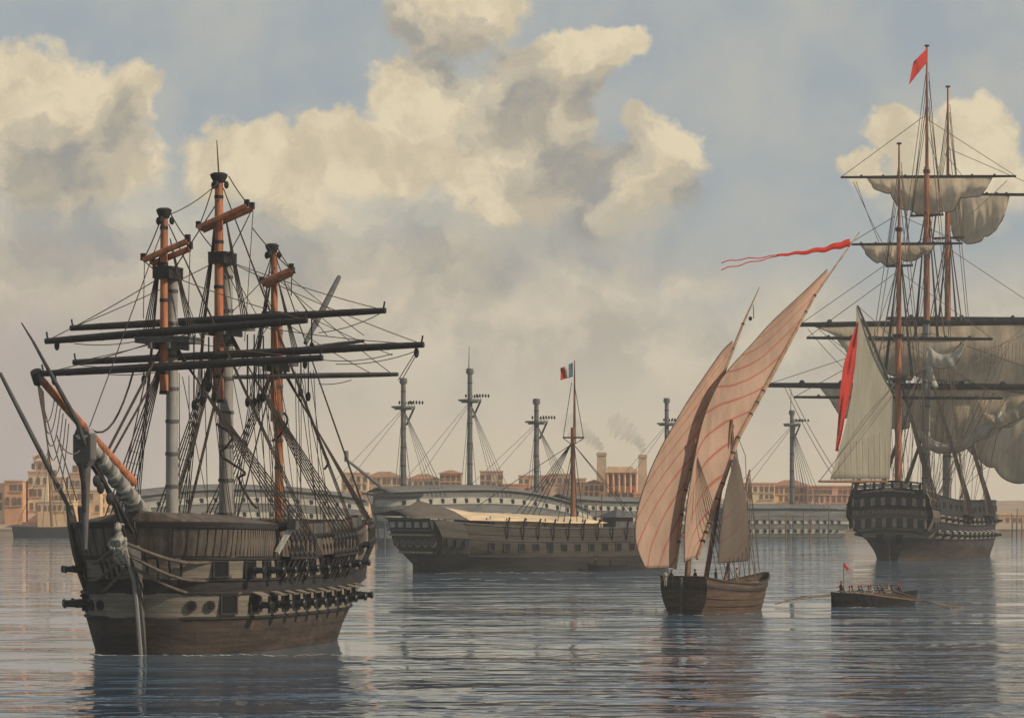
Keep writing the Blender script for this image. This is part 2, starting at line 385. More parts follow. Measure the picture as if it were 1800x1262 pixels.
def mast(parent, pts, rad, m, name, bands=None, bm_=None):
    g = G(); n = 14; pts = [V(p) for p in pts]
    a, b = pts[0], pts[-1]
    g.tube([a.lerp(b, i/n) for i in range(n+1)], [lerp(rad[0], rad[1], i/n) for i in range(n+1)], 12)
    o = obj(name, g, m, parent)
    if bands:
        for i in range(bands):
            t = (i+.5)/bands; c = a.lerp(b, t); rr = lerp(rad[0], rad[1], t)
            q = G(); ax = (b-a).normalized()
            q.tube([c-ax*.14, c+ax*.14], rr*1.12, 12); obj('mast_band', q, bm_ or M_greyd, o)
    return o
def sailmesh(rows, belly=None): g = G(); g.grid(rows); return g
def hang_sail(parent, top, bot, bulge, mat_, nx=56, nz=22, name='sail', folds=.25, nf=9, seed=0, nb=4, gath=1.0, label=None, edge_m=None):
    """canvas hung from a yard: top and bottom polylines of local points, bellied along bulge, with vertical folds"""
    def at(pl, t):
        t *= len(pl)-1; i = min(int(t), len(pl)-2); f = t-i
        p0, p1, p2, p3 = pl[max(i-1, 0)], pl[i], pl[i+1], pl[min(i+2, len(pl)-1)]
        return .5*((2*p1)+(p2-p0)*f+(2*p0-5*p1+4*p2-p3)*f*f+(3*p1-p0-3*p2+p3)*f**3)
    top = [V(p) for p in top]; bot = [V(p) for p in bot]; rows = []; rr = random.Random(seed); ph = [rr.uniform(0, 6) for _ in range(4)]
    bd = V(bulge); bn = bd.normalized()
    for j in range(nz+1):
        v = j/nz; row = []
        for i in range(nx+1):
            t = i/nx; p = at(top, t).lerp(at(bot, t), v)
            k = math.sin(math.pi*min(1, v*.9+.05))*math.sin(math.pi*t)**.5
            fo = folds*(math.sin(t*nf*2*math.pi+ph[0]+v*1.5)+.6*math.sin(t*nf*3.7*math.pi+ph[1]-v*2))*v**.7
            a_ = abs(math.sin(math.pi*nb*t)); up = V((0, 0, 1))
            sw = .75*gath*(a_**.6*math.sin(math.pi*min(1, v*1.05))*.9+.28*math.sin(v*15+3.2*a_+ph[2])*v*(.4+.6*a_))
            row.append(p+bd*k+bn*(fo+sw)+up*(gath*.9*(1-a_)**2*v*v))
        rows.append(row)
    g = G(); g.grid(rows)
    o = obj(name, g, mat_, parent, True, label, thick=.06, sharp=80)
    b = G(); b.tube(rows[-1], .11, 5); obj('bolt_rope', b, edge_m or M_greyd, o)
    return o

# ------------------------------------------------------------------ water and shore
def water():
    g = G(); g.grid([[V((-2500, -200, 0)), V((2500, -200, 0))], [V((-2500, 1400, 0)), V((2500, 1400, 0))]])
    m = bpy.data.materials.new('harbour_water'); m.use_nodes = True; t = NT(m.node_tree); b = t.n['Principled BSDF']
    b.inputs['Roughness'].default_value = .05; b.inputs['IOR'].default_value = 1.33
    tcn = t.new('ShaderNodeTexCoord')
    def mp(sx_, sy_):
        n = t.new('ShaderNodeMapping'); n.inputs['Scale'].default_value = (sx_, sy_, 1); t.l.new(tcn.outputs['Object'], n.inputs[0]); return n.outputs[0]
    a = t.noise(mp(.055, .05), 1, 4, .6, dist=.6)                       # long ripples
    c = t.noise(mp(.35, .3), 1, 3, .6)
    patch = t.smooth(t.math('MULTIPLY_ADD', t.noise(mp(.05, .11), 1, 3, .55), .5, t.math('MULTIPLY', t.noise(mp(.012, .035), 1, 3, .6), .5)), .45, .58)      # cat's paws; also masks the darker reflection tint in the base colour
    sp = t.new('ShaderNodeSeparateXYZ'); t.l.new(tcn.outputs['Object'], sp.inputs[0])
    near = t.smooth(t.math('MULTIPLY_ADD', sp.outputs[0], -.9, sp.outputs[1]), 270, 150)   # a breeze ruffles the near right corner; also masks its painted dark reflection
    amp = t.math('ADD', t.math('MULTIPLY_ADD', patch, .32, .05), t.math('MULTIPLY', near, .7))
    e = t.noise(mp(.075, .12), 1, 2, .5, dist=.8)
    h = t.math('ADD', t.math('MULTIPLY_ADD', e, .42, a), t.math('MULTIPLY', c, .045))
    bn = t.new('ShaderNodeBump'); bn.inputs['Distance'].default_value = 1.1; bn.inputs['Strength'].default_value = 1
    t.l.new(t.math('MULTIPLY', h, amp), bn.inputs['Height']); t.l.new(bn.outputs[0], b.inputs['Normal'])
    t.l.new(t.mix(t.math('MULTIPLY', near, .9), t.mix(patch, lin(104, 122, 130), lin(72, 97, 114)), lin(30, 54, 76)), b.inputs['Base Color'])  # darker blues put into the base colour stand in for darker sky reflection
    obj('harbour_water', g, m, None, False, kind='structure')
water()

# ------------------------------------------------------------------ the near ship, moored bows on
ANG = math.radians(16.5)
S1 = Frame('sailing_warship', 250, 234, -math.sin(ANG), -math.cos(ANG), 'large dark warship moored bows on with lowered yards, white mastheads and figurehead', 'ship')
R1 = S1.root
H1 = Hull(38.5, 16.8, 9.5, lb=(.32, .19), pw=(2.2, 2.1), ls=(.42, .3), ws=(.15, .72), sheer=(.3, 1.3), rake=(.1, .14), tumble=.1)
g = H1.mesh([-2, 0, 2.9, 4.9, 6.0, 7.7, 9.6], [0, 0, 1, 2, 1, 3], nu=60, deck=(8.9, 4))
obj('hull', g, [M_under, M_strake, M_black, M_bulw, M_deck], R1)
for z in (2.9, 4.9, 6.0, 7.7, 9.55):
    for sd_ in (1, -1):
        q = strake(H1, z, 0, .97, .13 if z < 9 else .2, 40, sd_); obj('rubbing_strake', q, M_black, R1)
# raised forecastle bulwark, planked upright, overhanging the head
for sd_ in (1, -1):
    g = G(); rows = []
    for i in range(27):
        u = .31*i/26; pin = H1.frame(max(u, .004), 8.0, sd_)
        rows.append([H1.pt(u, 7.9, sd_)+pin[2]*.1, H1.pt(u, 9.0, sd_)+pin[2]*.25, H1.pt(u, 10.1, sd_)+pin[2]*.3, H1.pt(u, 10.15, sd_)+pin[2]*.42, H1.pt(u, 10.55, sd_)+pin[2]*.42, H1.pt(u, 10.65, sd_)-pin[2]*.3])
    g.grid(rows, lambda i, j: 0 if j < 2 else 1)
    o = obj('forecastle_bulwark', g, [M_bulw, M_black], R1)
    for i in range(1, 30):
        u = .305*i/30; p, t, n, R = H1.frame(u, 8.8, sd_)
        q = G(); q.tube([H1.pt(u, 7.9, sd_)+n*.12, H1.pt(u, 10.1, sd_)+n*.32], .05, 5); obj('plank_batten', q, M_black, o)
g = G(); g.grid([[V((H1.pt(.31*i/20, 11, 1).x, H1.pt(.31*i/20, 11, 1).y*t_, H1.pt(.31*i/20, 10.65, 1).z-.02+.9*(1-t_*t_))) for t_ in (-1, -.5, 0, .5, 1)] for i in range(21)])
obj('forecastle_cover', g, M_bulw, R1)
# cutwater, figurehead, head rails
g = G(); prof = [(-.6, -2, .6), (.1, 0, .6), (.5, 2, .6), (.9, 4, .55), (1.5, 6, .5), (2.4, 7.4, .5), (3.6, 8.6, .45), (4.4, 9.0, .4)]
g.grid([[V((x, -w_, z)), V((x+.1, 0, z-.05)), V((x, w_, z)), V((-2.2, w_, z)), V((-2.2, -w_, z))] for x, z, w_ in [(a, b, c*.6) for a, b, c in prof]], 0, True)
obj('cutwater', g, M_greyd, R1)
g = G(); g.tube([V((p_[0]+.16, 0, p_[1])) for p_ in prof], .17, 8); obj('stem_facing', g, M_grey, R1)
g = G()   # carved bust
g.tube([(3.4, 0, 7.7), (3.9, 0, 8.3), (4.5, 0, 8.9), (4.7, 0, 9.5), (4.6, 0, 9.9), (4.65, 0, 10.15)], [.28, .5, .62, .6, .3, .24], 10)
g.ball((4.8, 0, 10.5), .36, (1, .85, 1.15), 10); g.ball((5.15, 0, 10.45), .1, (1.2, .7, 1), 6)
for s_ in (1, -1):
    g.tube([(4.6, .5*s_, 9.6), (4.9, .72*s_, 9.1), (5.2, .35*s_, 8.75), (5.25, .1*s_, 8.8)], [.2, .17, .14, .1], 7)
    g.tube([(4.4, .4*s_, 8.7), (4.2, .5*s_, 8.2), (3.8, .4*s_, 7.7), (3.3, .25*s_, 7.3)], [.2, .22, .16, .08], 7)
fh = obj('figurehead', g, M_fig, R1)
g = G(); g.tube([(4.6, .3*math.sin(a*.9), 10.8+.05*a) if False else (4.55+.28*math.cos(a), .34*math.sin(a), 10.72) for a in [i*.63 for i in range(11)]], .09, 6); obj('carved_wreath', g, M_grey, fh)
for s_ in (1, -1):
    for (z0, zz, r_, ue) in ((9.2, 8.0, .16, .10), (8.2, 6.3, .15, .085), (7.2, 4.9, .15, .11)):
        p, t, n, R = H1.frame(ue, zz, s_)
        a = V((3.9-(9.2-z0)*.7, .25*s_, z0)); pts = []
        for i in range(15):
            v = i/14; q = a.lerp(p+n*.1, v); q.z -= math.sin(v*math.pi)*1.1; q.y += s_*math.sin(v*math.pi)*.5*(1-v); pts.append(q)
        rope('head_rail', pts, R1, r_, M_bulw, 7)
    g = G()
    for j in range(7):
        v = .15+.11*j; p, t, n, R = H1.frame(.10*v, 8, s_)
        a = V((3.6, .3*s_, 9)).lerp(H1.pt(.1, 8, s_), v); b = V((2.4, .25*s_, 7)).lerp(H1.pt(.085, 5.6, s_), v)
        a.z -= math.sin(v*math.pi)*1.0; b.z -= math.sin(v*math.pi)*.8
        g = G(); g.tube([a, a.lerp(b, .5)+V((-.2, 0, 0)), b], .1, 6); obj('head_timber', g, M_black, R1)
    # cathead, hawse holes, trim
    p, t, n, R = H1.frame(.29, 9.6, s_)
    d = (n+t*.5).normalized()
    g = G(); g.tube([p-d*1.5+V((0, 0, .5)), p+d*1.9+V((0, 0, .95))], .36, 4); o = obj('cathead', g, M_black, R1)
    g = G(); g.box(p+d*1.95+V((0, 0, .95)), (.75, .75, .75), R); obj('cathead_cap', g, M_greyd, o)
    g = G(); g.tube([p+d*1.7+V((0, 0, .7)), H1.frame(.245, 8.2, s_)[0]+n*.45], .26, 4); obj('cathead_bracket', g, M_white if s_ > 0 else M_bulw, o)
    for uu in (.028, .052):
        p, t, n, R = H1.frame(uu, 3.9, s_)
        g = G(); g.tube([p-n*.1, p+n*.16], .46, 14); o = obj('hawse_hole', g, M_black, R1)
        g = G(); g.tube([p+n*.1, p+n*.18], .3, 14); obj('hawse_bore', g, M_hole, o)
# guns: two decks a side
for s_ in (1, -1):
    for i in range(11):
        u = .085+i*.067
        if i > 0 or s_ < 0:
            p, t, n = gun_port(H1, u, 4.0, s_, 1.25, 1.15, R1, lid=False); cannon(p, n, R1, 1.9, .3)
            if i == 0: pass
        else:
            gun_port(H1, u, 4.0, s_, 1.4, 1.4, R1, lid=False)
    for i in range(11):
        u = .065+i*.068
        p, t, n = gun_port(H1, u, 6.85, s_, 1.2, 1.15, R1, lid=False)
        if not (s_ > 0 and i < 1): cannon(p, n, R1, 1.7, .27)
# port sills: the lids of the lower tier stand open as one can see from ahead
for i in range(1, 11):
    u = .085+i*.067; p, t, n, R = H1.frame(u, 4.0, 1)
    R2 = R @ Matrix.Rotation(math.radians(75), 3, 'X'); g = G(); g.box(p+n*.6+V((0, 0, .85)), (1.2, .1, 1.0), R2); obj('port_lid', g, M_strake, R1, False)
# masts
sf, sm, sz = S1.Y(295, 600).x, S1.Y(391, 600).x, S1.Y(484, 600).x
def zY(px, py): return S1.Y(px, py).z
MASTS1 = {}
for nm, s_, px, capy, topy, heady, lowy, rl, rt, lowm in (('fore', sf, 295, 482, 600, 370, 687, .56, .37, M_grey), ('main', sm, 391, 456, 577, 308, 702, .68, .44, M_grey), ('mizzen', sz, 484, 560, 640, 432, 930, .42, .36, M_spar)):
    zc, zt, zh, zl = zY(px, capy), zY(px, topy), zY(px, heady), zY(px, lowy)
    mast(R1, [(s_-.9, 0, 7), (s_-.9, 0, zc)], (rl, rl*.82), lowm, 'lower_mast', 9, M_greyd)
    if nm != 'mizzen':
        mast(R1, [(s_+.45, -.15, zl), (s_+.45, -.15, zh)], (rt, rt*.82), M_spar, 'topmast', 5, M_yard)
        q = G(); q.tube([(s_+.45, -.15, zl-.3), (s_+.45, -.15, zl)], rt*1.1, 10); obj('topmast_heel', q, M_black, R1)
    else: mast(R1, [(s_-.5, -.3, 20), (s_-.5, -.3, zh)], (.36, .3), M_spar, 'topmast')
    g = G(); g.box((s_-.25, -.1, zc), (3.0, 1.5, .85)); g.box((s_-.25, -.1, zc+.5), (2.6, 1.7, .22)); obj('mast_cap', g, M_black, R1, False)
    o = top_platform((s_-.2, 0, zt), 4.6 if nm != 'mizzen' else 3.4, R1, M_greyd)
    g = G(); g.tube([(s_+.45, -.15, zh-.7), (s_+.45, -.15, zh-.2), (s_+.45, -.15, zh), (s_+.45, -.15, zh+.15)], [rt*1.1, rt*1.7, rt*1.8, rt*1.2], 12)
    for a in range(3): g.ball((s_+.45+.5*math.cos(a*2.1), -.15+.7*math.sin(a*2.1), zh-.9), .22, (1, 1, 1.6), 6)
    obj('masthead_cap', g, M_black, R1)
    MASTS1[nm] = (s_, zc, zt, zh)
# crosstrees: pairs of short orange spars lashed aslant to the topmasts
for s_, prs in ((sf, (((252, 457), (330, 424)), ((268, 464), (334, 437)))), (sm, (((349, 400), (434, 362)), ((357, 405), (443, 367)))), (sz, (((460, 497), (512, 474)), ((467, 503), (514, 480))))):
    for i, (a, b) in enumerate(prs):
        A, B = S1.X(*a, s_+.9-.9*i), S1.X(*b, s_+.9-.9*i)
        g = G(); g.tube([A, B], .27, 6); o = obj('crosstree', g, M_spar, R1)
        for e in (A, B):
            q = G(); q.box(e+V((0, 0, .25)), (.35, .4, .6)); obj('crosstree_block', q, M_black, o, False)
# pole at the main truck
a, b = S1.Y(392, 308), S1.Y(383, 245); rope('flagpole', [V((sm+.45, -.15, a.z)), V((sm+.45, -.35, b.z))], R1, [.09, .04], M_ropel)
# bowsprit, jib boom, dolphin striker
bs0, bs1 = S1.Y(243, 905), S1.Y(150, 772); bs0 = V((bs0.x, 0, bs0.z))
mast(R1, [V((-3, 0, bs0.z-1.2)), bs0, bs1][0::2], (.66, .5), M_grey, 'bowsprit', 7, M_white)
jb0, jb1 = S1.Y(233, 860), S1.Y(66, 660); mast(R1, [jb0+V((0, 0, .6)), jb1], (.42, .3), M_spar, 'jib_boom')
c = S1.Y(149, 782)+V((0, 0, -.2)); g = G(); sec = [(-.75, -.9), (-.4, -1.45), (.4, -1.45), (.75, -.9), (.75, .95), (.45, 1.3), (-.45, 1.3), (-.75, .95)]
a_ = [g.vert(c+V((-.55, y_, z_))) for y_, z_ in sec]; b_ = [g.vert(c+V((.55, y_, z_))) for y_, z_ in sec]; g.face(a_); g.face(b_)
for j in range(8): g.face((a_[j], a_[(j+1) % 8], b_[(j+1) % 8], b_[j]))
o = obj('bowsprit_cap', g, M_greyd, R1, False)
g = G(); c = S1.Y(150, 762); g.tube([c+V((.6, 0, .1)), c+V((-.6, 0, -.2))], .62, 12); obj('boom_ring', g, M_grey, o)
g = G(); c = S1.Y(65, 661); g.tube([c+V((-.4, 0, -.5)), c+V((.2, 0, .35))], .45, 10); obj('boom_end_cap', g, M_black, R1)
mast(R1, [S1.Y(151, 810), S1.Y(149, 965)], (.42, .2), M_greyd, 'dolphin_striker')
for a, b in (((160, 815), (232, 935)), ((168, 812), (225, 960)), ((140, 812), (148, 900))):
    rope('bobstay', [S1.Y(*a), S1.Y(a[0]*.5+b[0]*.5+4, (a[1]+b[1])/2), S1.Y(*b)], R1, .19, M_black, 6)
for px, py in ((177, 857), (193, 876), (170, 845)):
    g = G(); g.ball(S1.Y(px, py, .4), .42, (1, .7, 1.2), 8); obj('rigging_block', g, M_black, R1)
for i in range(5):   # lashings (gammoning) on the bowsprit
    c = S1.Y(lerp(235, 172, i/4.), lerp(888, 800, i/4.)); ax = (bs1-bs0).normalized(); g = G(); g.tube([c-ax*.22, c+ax*.22], .74-.05*i, 12); obj('lashing', g, M_greyd, R1)
for i in range(6):   # loops of slack line under the boom
    a, b = S1.Y(66+i*2, 672+i*3), S1.Y(96+i*5, 700+i*9); rope('slack_line', sag(a, b, .75+.1*i, 12), R1, .045, M_ropel)
for a, b in (((92, 772), (125, 885)), ((100, 765), (135, 880)), ((70, 690), (92, 772))): rope('guy', [S1.Y(*a), S1.Y(*b)], R1, .05, M_ropel)
rope('slack_line', sag(S1.Y(103, 775), S1.Y(140, 792), .15), R1, .05, M_ropel)
# yards, lowered on deck rigging: end, end, plane, radius
YD = [((80, 600), (540, 563), sf+1.4, .36), ((72, 657), (567, 629), sf+1.6, .36), ((124, 577), (678, 546), sm+1.4, .36), ((129, 637), (745, 606), sm+1.6, .36), ((409, 663), (700, 658), sz+1.2, .26), ((495, 618), (640, 599), sz+1.4, .2)]
for i, (a, b, xx, r_) in enumerate(YD): yard(R1, S1.X(*a, xx), S1.X(*b, xx), r_, M_yard if i < 4 else M_greyd, ends=i < 4)
yard(R1, S1.Y(537, 603), S1.Y(596, 487), .3, M_greyd, 'gaff', ends=False)
# hanging blocks under the yards
for (px, y0, y1, xx) in ((341, 590, 712, sf+1), (355, 592, 705, sf+1), (367, 592, 680, sf+1.2), (376, 592, 697, sf+1.2), (435, 588, 707, sm+1), (447, 588, 707, sm+1), (455, 590, 700, sm+1), (463, 590, 698, sm+1), (529, 632, 690, sz+1), (536, 632, 640, sz+1), (542, 632, 697, sz+1), (548, 560, 610, sm+1), (100, 598, 607, sf+1.2), (95, 662, 668, sf+1.2), (253, 640, 668, sf), (732, 612, 620, sm+1.2)):
    a, b = S1.X(px, y0, xx), S1.X(px, y1, xx); g = G(); g.tube([a, b], .07, 5); g.ball(b, .3, (.8, .8, 1.5), 8); obj('hanging_tackle', g, M_black, R1)
# lower shrouds and ratlines, channels, deadeyes, chain plates
for nm, uA, uB, nsh, zc_ in (('fore', .29, .43, 6, 7.75), ('main', .56, .70, 7, 7.75), ('mizzen', .82, .9, 5, 8.0)):
    s_, zcap, ztop, zh = MASTS1[nm]
    for sd_ in (1, -1):
        g = G(); n_ = 8
        ra = [H1.frame(lerp(uA-.012, uB+.012, i/n_), zc_, sd_) for i in range(n_+1)]
        rows = [[p-n*.1+V((0, 0, .1)), p+n*1.15+V((0, 0, .1)), p+n*1.15-V((0, 0, .1)), p-n*.1-V((0, 0, .1))] for p, t, n, R in ra]
        g.grid(rows, 0, True); obj('channel', g, M_black, R1, False)
        feet = []
        for i in range(nsh):
            p, t, n, R = H1.frame(lerp(uA, uB, i/(nsh-1)), zc_, sd_); f = p+n*1.05+V((0, 0, .15)); feet.append(f+V((0, 0, 1.5)))
            q = G(); q.tube([f+V((0, 0, 1.5)), f], .12, 5); q.ball(f+V((0, 0, .15)), .3, (1, .6, 1), 7); q.ball(f+V((0, 0, 1.45)), .3, (1, .6, 1), 7); obj('deadeye', q, M_black, R1)
            e = H1.frame(lerp(uA, uB, i/(nsh-1)), zc_-2.0, sd_)
            q = G(); q.tube([f, e[0]+e[2]*.15+e[1]*.8], .11, 5); obj('chain_plate', q, M_black, R1)
        shroud_set(S1, (s_-.7, sd_*.55, ztop-.4), feet, R1, .058, True, None, .12, .93, 1.3)
        # topmast shrouds from crosstrees to the top
        for i in range(4):
            rope('topmast_shroud', [V((s_+.2, sd_*.3, zcap+(zh-zcap)*.55)), V((s_-1+.5*i, sd_*2.1, ztop+.4))], R1, .055)
        for i in range(3):   # backstays
            p, t, n, R = H1.frame(uB+.03+.012*i, zc_, sd_); rope('backstay', [V((s_+.4, sd_*.25, zh-1.2)), p+n*1.0], R1, .05)
# coiled gear hanging in the shrouds
for sd_, pts_ in ((1, [(380, 745), (408, 765), (398, 785), (388, 800), (430, 830), (420, 842), (440, 880), (452, 893)]), (1, [(500, 725), (505, 740), (492, 765), (478, 775)]), (1, [(568, 795), (577, 812), (570, 825)])):
    xx = sf-4 if pts_[0][0] < 450 else (sm-3 if pts_[0][0] < 510 else sz-1)
    cp = [S1.X(*p_, xx) for p_ in pts_]; rope('coiled_gear', [at_poly(cp, q_/40) for q_ in range(41)], R1, .11, M_rope, 6)
# stays and running lines (plane points along the centre line)
def ln(ps, r=.055, m=None, nm='stay', sg=0.0):
    q = [V(p_) for p_ in ps]
    if sg and len(q) == 2: q = sag(q[0], q[1], sg)
    rope(nm, q, R1, r, m)
Y1, X1 = S1.Y, S1.X
ln([X1(283, 612, sf), Y1(187, 797)], .12); ln([X1(286, 640, sf), Y1(192, 808)], .1); ln([X1(236, 648, sf), Y1(160, 755)], .09, sg=.12)
ln([X1(270, 600, sf), Y1(215, 855)], .06); ln([V((sm-.3, 0, MASTS1['main'][2]-.5)), V((-5, 0, 9.6))], .15); ln([V((sm-.3, .6, MASTS1['main'][2]-1)), V((-6.5, .8, 9.4))], .13)
ln([V((sz, 0, MASTS1['mizzen'][2]-.5)), V((sm-1.5, .3, 9.2))], .08); ln([V((sm+.4, 0, MASTS1['main'][3]-2)), V((sf-.6, 0, MASTS1['fore'][1]))], .06)
ln([V((sf+.5, 0, MASTS1['fore'][3]-1)), Y1(150, 770)], .045); ln([V((sm+.4, 0, MASTS1['main'][3]-.5)), V((sf+.4, 0, MASTS1['fore'][3]-.5))], .045, sg=.03)
ln([V((sz, 0, MASTS1['mizzen'][3]-2)), V((sm-1, 0, MASTS1['main'][2]+1))], .045)
for e, hub, xx in (((80, 600), (286, 485), sf), ((540, 563), (300, 485), sf), ((72, 657), (286, 596), sf), ((567, 629), (300, 596), sf), ((124, 577), (384, 458), sm), ((678, 546), (398, 458), sm), ((129, 637), (384, 570), sm), ((745, 606), (398, 458), sm), ((745, 606), (400, 565), sm), ((690, 658), (488, 490), sz), ((409, 663), (480, 560), sz), ((650, 655), (490, 560), sz)):
    ln([X1(*e, xx+1), X1(*hub, xx)], .042, M_ropel, 'lift', .015)
for a, b, xx in (((348, 402), (378, 440), sm), ((443, 367), (398, 452), sm), ((443, 367), (402, 310), sm), ((349, 400), (378, 315), sm), ((252, 457), (284, 482), sf), ((334, 428), (298, 482), sf), ((334, 428), (300, 376), sf), ((252, 457), (286, 376), sf), ((460, 497), (480, 440), sz), ((512, 474), (488, 436), sz), ((443, 400), (520, 480), sm), ((460, 497), (482, 550), sz), ((513, 476), (512, 520), sz)):
    ln([X1(*a, xx+.5), X1(*b, xx+.5)], .05, None, 'masthead_line', .05)
for a, b, xx in (((130, 640), (300, 633), sm), ((560, 585), (667, 552), sm), ((590, 640), (735, 616), sm), ((560, 632), (690, 622), sm), ((560, 675), (618, 668), sz), ((190, 658), (330, 640), sf), ((130, 604), (280, 590), sf)):
    ln([X1(*a, xx+1.5), X1(*b, xx+1.5)], .04, M_ropel, 'footrope', .05)
for a, b in (((513, 490), (640, 590)), ((520, 545), (690, 625)), ((505, 500), (575, 590)), ((520, 520), (560, 575)), ((445, 370), (430, 600)), ((334, 440), (330, 590)), ((318, 500), (352, 590)), ((400, 460), (455, 560)), ((396, 470), (440, 560)), ((254, 460), (252, 560))):
    ln([X1(*a, sz if a[0] > 500 else sm), X1(*b, sz if a[0] > 500 else sm)], .04, M_ropel, 'halyard', .01)
for a, b in (((735, 618), (708, 665)), ((731, 618), (700, 668))): ln([X1(*a, sm+1.4), X1(*b, sm+1.4)], .04, M_ropel, 'yard_tackle')
rr = random.Random(3)
for i in range(34):   # falls led down to the deck
    px = rr.uniform(310, 560); xx = sf-2 if px < 380 else (sm if px < 470 else sz+2)
    a = X1(px, rr.uniform(640, 665), xx); b = V((xx-rr.uniform(1, 4), a.y+rr.uniform(-1.4, 2.4), 9.0)); ln([a, b], .038, M_ropel if i % 2 else M_rope, 'fall')
# waist: hammock nettings and rail stanchions
for sd_ in (1, -1):
    for i in range(9):
        u = .35+.062*i; p, t, n, R = H1.frame(u, 9.7, sd_); g = G(); g.box(p+V((0, 0, .45))-n*.3, (2.3, .7, 1.0), R); obj('hammock_netting', g, M_greyd if i % 2 else M_bulw, R1, False)
# long thin spars triced up at the bow
g = G(); pts = [(0, 655), (30, 712), (70, 780), (105, 850), (128, 905)]; S_ = [S1.D(a, b, 226+i*.8) for i, (a, b) in enumerate(pts)]
yard(R1, S_[0], S_[-1], .2, M_greyd, 'studding_sail_boom', ends=False)
g = G(); g.tube([S1.Y(38, 568, 1.5), S1.Y(58, 600, 1.2), S1.Y(95, 668, .8), S1.Y(135, 740, .4), S1.Y(152, 790, .2)], [.05, .1, .17, .2, .16], 7); obj('spritsail_gaff', g, M_greyd, R1)
# anchor hung from the starboard cathead
anc = Frame('anchor', 152, 238, -math.sin(ANG), -math.cos(ANG), 'big anchor with dark wooden stock hanging beside the near warship bow', 'anchor', None)
def AD(px, py, D=238): return anc.D(px, py, D)
g = G(); pts = [(122, 888), (128, 925), (136, 968), (144, 1005), (153, 1040)]
g.tube([AD(*p_) for p_ in pts], [.34, .5, .52, .45, .28], 4); obj('stock', g, M_black, anc.root, False)
g = G(); c = AD(143, 948); g.tube([c+V((0, .62*math.cos(a), 1.1*math.sin(a))) for a in [i*math.pi/9 for i in range(19)]], .13, 6); obj('ring', g, M_greyd, anc.root)
g = G(); g.tube([AD(140, 890), AD(150, 1000), AD(160, 1040)], [.2, .24, .28], 8); obj('shank', g, M_iron, anc.root)
g = G(); g.tube([AD(142, 1046, 237), AD(165, 1050), AD(194, 1040, 239)], [.12, .3, .12], 6); obj('arm', g, M_iron, anc.root)

# ------------------------------------------------------------------ people
def person(name, loc, rz, pose, shirt, hat, label, group=None, proto=None):
    """one continuous skinned body; hat (and hair) a child"""
    if proto:
        r = proto.copy(); C.collection.objects.link(r); r.location = loc; r.rotation_euler = (0, 0, rz)
        for ch in proto.children: c = ch.copy(); C.collection.objects.link(c); c.parent = r
        tag(r, label, 'person', group); return r
    sit = pose != 'stand'; lean = .35 if pose == 'row' else .0
    hz = .45 if sit else .92
    vs = [(0, 0, hz), (lean*.25, 0, hz+.3), (lean*.55, 0, hz+.52), (lean*.65, 0, hz+.62), (lean*.75+.02, 0, hz+.78)]
    rad = [(.17, .15), (.15, .13), (.19, .13), (.065, .065), (.11, .105)]; ed = [(0, 1), (1, 2), (2, 3), (3, 4)]
    vs.append((lean*.75+.13, 0, hz+.75)); rad.append((.035, .04)); ed.append((4, 5))
    vs.append((lean*.75+.02, 0, hz+.88)); rad.append((.075, .075)); ed.append((4, 6))
    for s_ in (1, -1):
        b = len(vs)
        if pose == 'row': arm = [(lean*.55, .2*s_, hz+.48), (lean*.55+.22, .26*s_, hz+.3), (lean*.55+.48, .2*s_, hz+.32), (lean*.55+.58, .18*s_, hz+.33)]
        else: arm = [(0, .2*s_, hz+.48), (.0, .27*s_, hz+.2), (.14, .22*s_, hz-.02), (.2, .2*s_, hz-.1)]
        leg = [(0, .09*s_, hz-.04), (.42, .12*s_, hz+.02), (.48, .12*s_, .1), (.62, .12*s_, .05)] if sit else [(0, .09*s_, hz-.06), (.03, .1*s_, .5), (0, .1*s_, .09), (.14, .11*s_, .05)]
        vs += arm+leg; rad += [(.06, .06), (.05, .05), (.036, .036), (.045, .03), (.09, .09), (.065, .065), (.045, .045), (.045, .035)]
        ed += [(2, b), (b, b+1), (b+1, b+2), (b+2, b+3), (0, b+4), (b+4, b+5), (b+5, b+6), (b+6, b+7)]
    me = bpy.data.meshes.new(name); me.from_pydata(vs, ed, []); me.materials.append(shirt)
    o = bpy.data.objects.new(name, me); C.collection.objects.link(o)
    sk = o.modifiers.new('skin', 'SKIN'); sk.use_smooth_shade = True
    if not me.skin_vertices:
        bm = bmesh.new(); bm.from_mesh(me); bm.verts.layers.skin.verify(); bm.to_mesh(me); bm.free()
    for i, r_ in enumerate(rad): me.skin_vertices[0].data[i].radius = r_
    me.skin_vertices[0].data[0].use_root = True
    sb = o.modifiers.new('smooth', 'SUBSURF'); sb.levels = 1; sb.render_levels = 1
    o.location = loc; o.rotation_euler = (0, 0, rz)
    hx, hh = lean*.75+.02, hz+.88
    g = G(); g.lathe([(.155, hh-.03), (.15, hh+.03), (.12, hh+.1), (.05, hh+.14), (.001, hh+.145)], (hx, 0, 0), 10); obj('cap', g, hat, o)
    g = G(); g.ball((hx+.03, 0, hz+.77), .108, (1, .95, 1.0), 8); obj('head', g, M_skin, o)
    tag(o, label, 'person', group); return o

